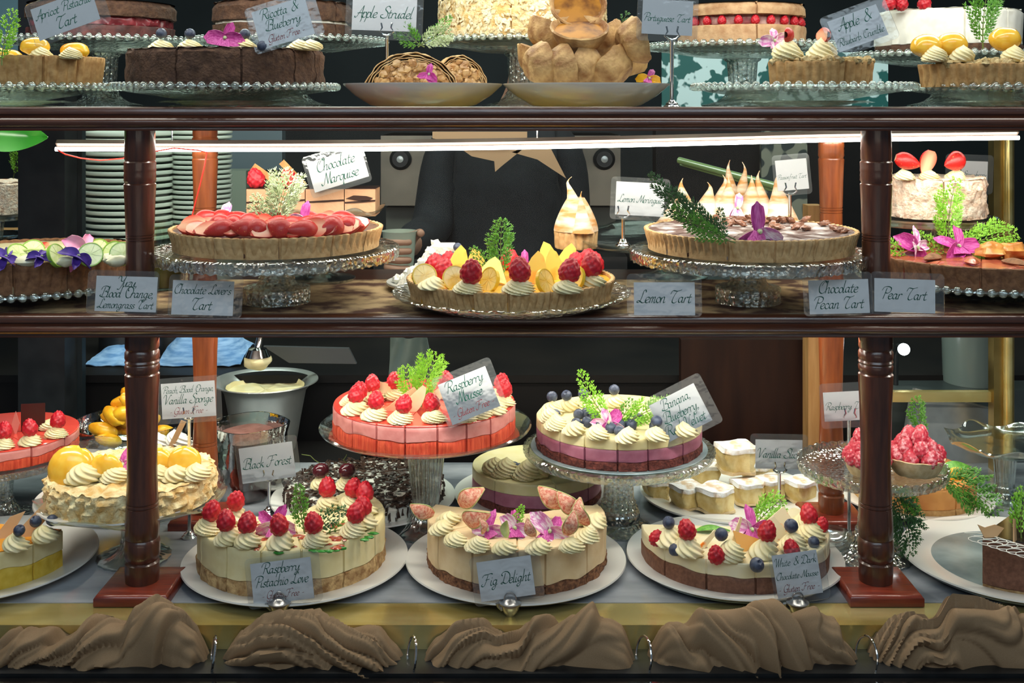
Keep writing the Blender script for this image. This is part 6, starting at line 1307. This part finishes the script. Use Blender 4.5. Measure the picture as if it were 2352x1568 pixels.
for X in (.01, .17): obj('ear', M().blob((X, -.03, 1.66), (.010, .018, .028), .1, 1, 10, 8), SKIN, t)
BEI = pm('beige_collar', (.52, .31, .17), None, rough=.8)
for P in ([(-.125, 0), (.05, -.002), (-.012, -.052), (-.028, -.066), (-.03, -.040), (-.085, -.028)], [(.012, -.018), (.08, .006), (.108, -.010), (.145, -.082), (.075, -.036)]):
    o = obj('collar_flap', M().prism([(x*1.0, z) for x, z in P], .004), BEI, t, False); o.location = (0.005, -.195, 1.397)
o = obj('collar_band', M().prism([(-.155, .018), (-.13, .012), (-.128, -.004), (.03, -.004), (.075, .020), (.075, .034), (-.155, .034)], .004), BEI, t, False); o.location = (-.02, -.20, 1.395)
o = obj('paper_cup', M().lathe([(0, 0), (.030, 0), (.0385, .095), (.040, .098), (.038, .098), (.029, .003), (0, .003)], 40), pm('pale_green_cup', (.42, .50, .42), None, rough=.5)); o.location = (t.location.x-.236, t.location.y-.393, 1.112); tag(o, 'pale green takeaway cup held in the hand at the left', 'cup')
# blue cloths
BLUC = pm('blue_wave_cloth', (.10, .24, .50), (.30, .48, .75), 60, .9, stretch=(.5, .5, 3))
def blanket(label, px0, px1, Y, h, seed):
    x0, x1 = PX(px0, Y), PX(px1, Y)
    def fn(u, v): x = x0+(x1-x0)*u; return Vector((x, Y-.03+.16*v+.01*NZ.noise(Vector((x*20, v*3, seed))), EYE-.5285+h*sin(pi*v*.95)*(.25+.75*sin(pi*min(1, u*1.0+.02)))+.006*abs(NZ.noise(Vector((x*30, v*5, seed))))))
    o = obj('blue_cloth', M().slab(fn, 40, 16, .0015), BLUC); tag(o, label, 'cloth')
blanket('blue wavy-patterned cleaning cloth left of the left front post', 205, 300, 2.30, .020, 2); blanket('blue wavy-patterned cleaning cloth bunched behind the left rear post', 372, 560, 2.30, .075, 5)
m = M(); m.box(-.62, -.40, -.02, .1, 0, .10)
cn = []
for px, w_ in ((278, 'left'), (395, 'right')):
    o = obj('black_canister', M().lathe([(0, 0), (.045, 0), (.047, .12), (.045, .125), (0, .125)], 40), BLACK); o.location = (PX(px, 2.42), 2.42, EYE-.5299); tag(o, 'dark canister beside a blue cloth, the %s of two' % w_, 'canister')
# steel bowl of cream with ladle
t = thing('steel_mixing_bowl', 'tall flared steel bowl of cream behind the rear left post', 'bowl', (PX(612, 2.16), 2.15, DECK)); Hb = PZ(868, 2.16)-DECK
obj('bowl_wall', M().lathe([(0, .002), (.055, .002), (.066, Hb*.5), (.074, Hb*.86), (.088, Hb*.97), (.099, Hb), (.0995, Hb-.002), (.088, Hb*.955), (.0765, Hb*.84), (.068, Hb*.5), (.057, 0), (0, 0)], 72), STEEL, t)
obj('cream_inside', M().lathe([(0, Hb*.84), (.05, Hb*.845), (.070, Hb*.84), (.0735, Hb*.90)], 60, lambda th, i, r, z: (r, z+.006*NZ.noise(Vector((cos(th)*3, sin(th)*3, r*30))))), CREAM, t)
# counter strip under the bowl
m = M(); m.box(-.62, -.28, 2.0601, 2.19, DECK-.02, DECK-.0003); struct('trim_4', m, BOT, False)
t = thing('ice_cream_scoop', 'steel scoop lifting a ball of cream above the mixing bowl', 'scoop', (PX(592, 2.1), 2.1, PZ(828, 2.1)))
obj('scoop_head', M().lathe([(0, .024), (.016, .020), (.023, .008), (.0235, .008), (.017, .022), (0, .026)], 32), CHROME, t); obj('cream_ball', M().blob((0, 0, 0), (.025, .024, .017), .12, 3, 24, 16), CREAM, t)
obj('handle', M().tube([(0, 0, .024), (.004, .01, .05), (.010, .04, .10)], .006, 10), CHROME, t)
m = M(); m.prism([(-.08, -.004), (.085, -.008), (.10, -.038), (-.03, -.036)], .01); o = obj('plastic_tray', m, pm('grey_plastic', (.06, .065, .07), None, rough=.5), None, False); o.location = (PX(700, 2.19), 2.193, PZ(790, 2.19)); tag(o, 'grey plastic tray edge behind the mixing bowl', 'tray')
m = M(); m.slab(lambda u, v: Vector((-.045+.07*u+.03*v*(u-.2), .012*sin(9*u+3*v)+.01*v, -.10*v)), 24, 14, .001); o = obj('plastic_bag', m, pm('grey_green_plastic', (.06, .085, .08), (.14, .18, .165), 12, .35)); o.location = (PX(950, 2.185), 2.185, PZ(775, 2.185)); tag(o, 'hanging translucent grey-green plastic bag above the raspberry mousse cake', 'bag')
# brown door panel and oak strip at the right
BRP = pm('brown_panel', (.016, .005, .003), (.035, .012, .006), 6, .5, spec=.2, stretch=(5, 5, .5))
m = M(); m.box(PX(1560, 2.195), PX(1850, 2.195), 2.17, 2.198, DECK-.2, PZ(775, 2.19)-.0); struct('door_1', m, BRP, False)
m = M(); m.box(PX(1850, 2.12), PX(1884, 2.12), 2.10, 2.14, DECK-.1, PZ(470, 2.12)); struct('trim_5', m, OAK, False)
# black pillar at left
t = thing('black_pillar', 'black glossy square pillar behind the case at the left', 'pillar', (PX(100, 2.1), 2.12, 0)); m = M(); m.box(-.043, .043, -.03, .03, 0, 2.2); obj('shaft', m, BLACK, t, False)
m = M(); m.tube([(.0435, -.028, .9), (.0435, -.028, 2.1)], .0015, 6); m2 = M(); m2.box(-.02, .052, .031, .05, 0, 2.2); obj('side_board', m2, pm('blue_black_board', (.010, .016, .020), None, rough=.4), t, False)
# far left: leaf, plus solid plate, cakes and sprig in place of a mirror reflection
def big_leaf(label, p, L, W_, rot):
    o = obj('broad_leaf', M().slab(lambda u, v: Vector(((u-.5)*2*W_*sin(pi*min(.995, v+.005))**.7*(1-.3*v), -.25*W_*abs(2*u-1), L*v)), 11, 18, .0006), pm('broad_leaf_green', (.012, .12, .010), (.03, .20, .02), 20, .3)); o.location = p; o.rotation_euler = rot; return tag(o, label, 'leaf')
big_leaf('large glossy green leaf poking in at the left edge under the top shelf', (PX(-70, 1.62), 1.62, PZ(300, 1.62)), .105, .030, (-.1, 1.67, .2))
plate('white_plate', 'glass-edged plate in the mirrored scene at the far left, upper one', (PX(-10, 2.35), 2.35, EYE-.185-.10), .07, .012, BOWLG)
for py, mt, R_, H_, lb in ((415, PFL, .062, .065, 'coral-coloured cake beyond the pillar, standing for a reflection at the far left'), (872, FLAKE, .055, .055, 'cream layer cake beyond the pillar, standing for a reflection, lower far left')):
    z_ = PZ(py, 2.3)-H_; A = layered('mirrored_cake', lb, (PX(-8, 2.3), 2.3, z_), R_, [('cake_body', 0, H_, mt, dict(amp=.004, fr=60, topamp=.003, bev=.006))]); stand('cake_stand', 'glass stand under the '+lb.split(' beyond')[0]+' in the mirrored scene at the far left', (PX(-8, 2.3), 2.3, z_-.10), .075, .0995, 'plain', (.014, .010, 10, .001), .04, .012, CLEAR)
m = M(); m.box(-1.75, PX(48, 2.4), 2.2, 2.6, EYE-.30, EYE-.2875); m.box(-1.75, PX(48, 2.4), 2.2, 2.6, EYE-.74, EYE-.728); struct('side_shelf', m, OAK, False)
sprig('bright green sprig in the mirrored scene at the far left', (PX(30, 2.2), 2.2, PZ(410, 2.2)), .06, (0, .2, 0), LEAFY, W=.5, seed=141, nb=8)
# right: brass corner post, rails, steel trays, lamp reflection built as a glowing ball
t = thing('brass_corner_post', 'tall brass corner post at the right end of the case', 'post', (PX(2302, 2.02), 2.02, DECK)); m = M(); m.box(-.020, .016, -.012, .012, 0, .80); obj('angle_bar', m, BRASSD, t, False); m = M(); m.tube([(.004, -.016, 0), (.004, -.016, .80)], .0085, 16); obj('polished_rod', m, BRASS, t)
m = M(); m.box(PX(2040, 2.03), PX(2283, 2.03), 2.02, 2.035, PZ(920, 2.03), PZ(897, 2.03)); o = obj('brass_rail', m, BRASS, None, False); tag(o, 'horizontal brass rail meeting the brass corner post', 'rail')
m = M(); m.box(PX(2040, 2.12), PX(2420, 2.12), 2.125, 2.21, 0, EYE-.540); o = obj('steel_counter', m, pm('dim_steel', (.06, .075, .075), (.11, .13, .125), 8, .35, metal=.5), None, False); tag(o, 'steel counter behind the brass rail at the right', 'counter')
tr = []
for i, py in enumerate((935, 965)):
    m = M(); m.box(-.14, .14, -.1, .1, 0, .004); m.box(-.14, .14, -.1, -.095, .004, .022); m.box(-.14, .14, .095, .1, .004, .022); m.box(-.14, -.135, -.095, .095, .004, .022); m.box(.135, .14, -.095, .095, .004, .022)
    o = obj('steel_tray', m, STEEL, None, False); o.location = (PX(2190, 2.06), 2.068+.02*i, PZ(py+60, 2.06)); o.rotation_euler = (1.35, .25, 0); o.scale = (.6, .6, .6); tr.append(tag(o, 'slanting steel baking tray behind the tartlets, the %s one' % ('upper', 'lower')[i], 'tray'))
t = thing('glass_storage_jar', 'large glass jar with dark lid beyond the brass rail at the right', 'jar', (PX(2235, 2.19), 2.19, EYE-.5398)); obj('jar_wall', M().lathe([(0, 0), (.055, 0), (.058, .10), (.058, .105), (.052, .105), (.052, .004), (0, .004)], 40), pm('frosted_jar', (.14, .18, .165), None, rough=.25), t); obj('lid', M().lathe([(0, .1052), (.059, .1052), (.060, .13), (0, .134)], 40), BLACK, t)
t = thing('lamp_reflection', 'bright round lamp reflection beyond the right front post', 'lamp', (PX(2076, 2.12), 2.12, PZ(802, 2.12))); obj('glow_ball', M().blob((0, 0, 0), .011, 0, 1, 16, 12), emit('reflection_glow', (.9, 1, 1), 18), t); obj('added_socket', M().tube([(0, .009, 0), (0, .03, 0), (0, .045, -.02), (0, .045, -(PZ(802, 2.12)-(EYE-.5398)))], .005, 12), BLACK, t)  # glowing ball and holder added in place of a lamp reflection
# tiles and pale wall seen through the stands at the top right
TIL = pm('teal_damask', (.015, .11, .10), (.62, .78, .78), 24, .4, det=2, lo=.49, hi=.53)
m = M(); m.box(PX(1520, 3.2), PX(2040, 3.2), 3.2, 3.21, PZ(262, 3.2), PZ(120, 3.2)); o = obj('damask_panel', m, TIL, None, False); tag(o, 'teal and white damask patterned panel behind the top shelf at the right', 'wall panel')
m = M(); m.box(PX(1520, 3.2)-.02, PX(2040, 3.2)+.02, 3.17, 3.25, 0, PZ(262, 3.2)-.001); o = obj('partition_cabinet', m, BOT, None, False); tag(o, 'dark cabinet under the damask panel', 'cabinet')
m = M(); m.box(PX(1745, 3.1), PX(1850, 3.1), 3.08, 3.10, 0, PZ(300, 3.1)); o = obj('lattice_screen', m, pm('lattice', (.02, .03, .028), (.20, .20, .15), 28, .5, det=0, lo=.52, hi=.56), None, False); tag(o, 'dark and beige lattice screen behind the Passionfruit card', 'screen')
m = M(); m.tube([(PX(1560, 2.3), 2.3, PZ(368, 2.3)), (PX(1800, 2.1), 2.1, PZ(432, 2.1))], .007, 10); m.tube([(PX(1565, 2.3), 2.31, PZ(378, 2.3)), (PX(1800, 2.1), 2.11, PZ(444, 2.1))], .003, 8); o = obj('glass_rail', m, pm('green_glass_edge', (.20, .30, .12), None, rough=.15, coat=.5)); tag(o, 'slanting greenish glass rail behind the meringue tart', 'rail')
m = M(); m.box(PX(420, 3.2), PX(565, 3.2), 3.2, 3.3, 0, PZ(392, 3.2)); o = obj('pale_green_cabinet', m, pm('pale_green', (.26, .31, .24), None, rough=.5), None, False); tag(o, 'pale grey-green cabinet behind the right plate stack', 'cabinet')
m = M(); m.box(PX(500, 3.3), PX(640, 3.3), 3.35, 3.4, PZ(392, 3.3), PZ(300, 3.3)); o = obj('blue_steel_splashback', m, pm('blue_steel', (.12, .16, .18), None, rough=.4), None, False); tag(o, 'blue-grey steel panel above the pale green cabinet', 'panel')
m = M(); m.box(-2.4, PX(42, 4.3), 4.3, 4.35, 1.9-.35, 2.3); o = obj('bright_window', m, pm('pale_blue_panel', (.35, .60, .70), None, rough=.4), None, False); tag(o, 'pale blue panel at the top left corner', 'panel')
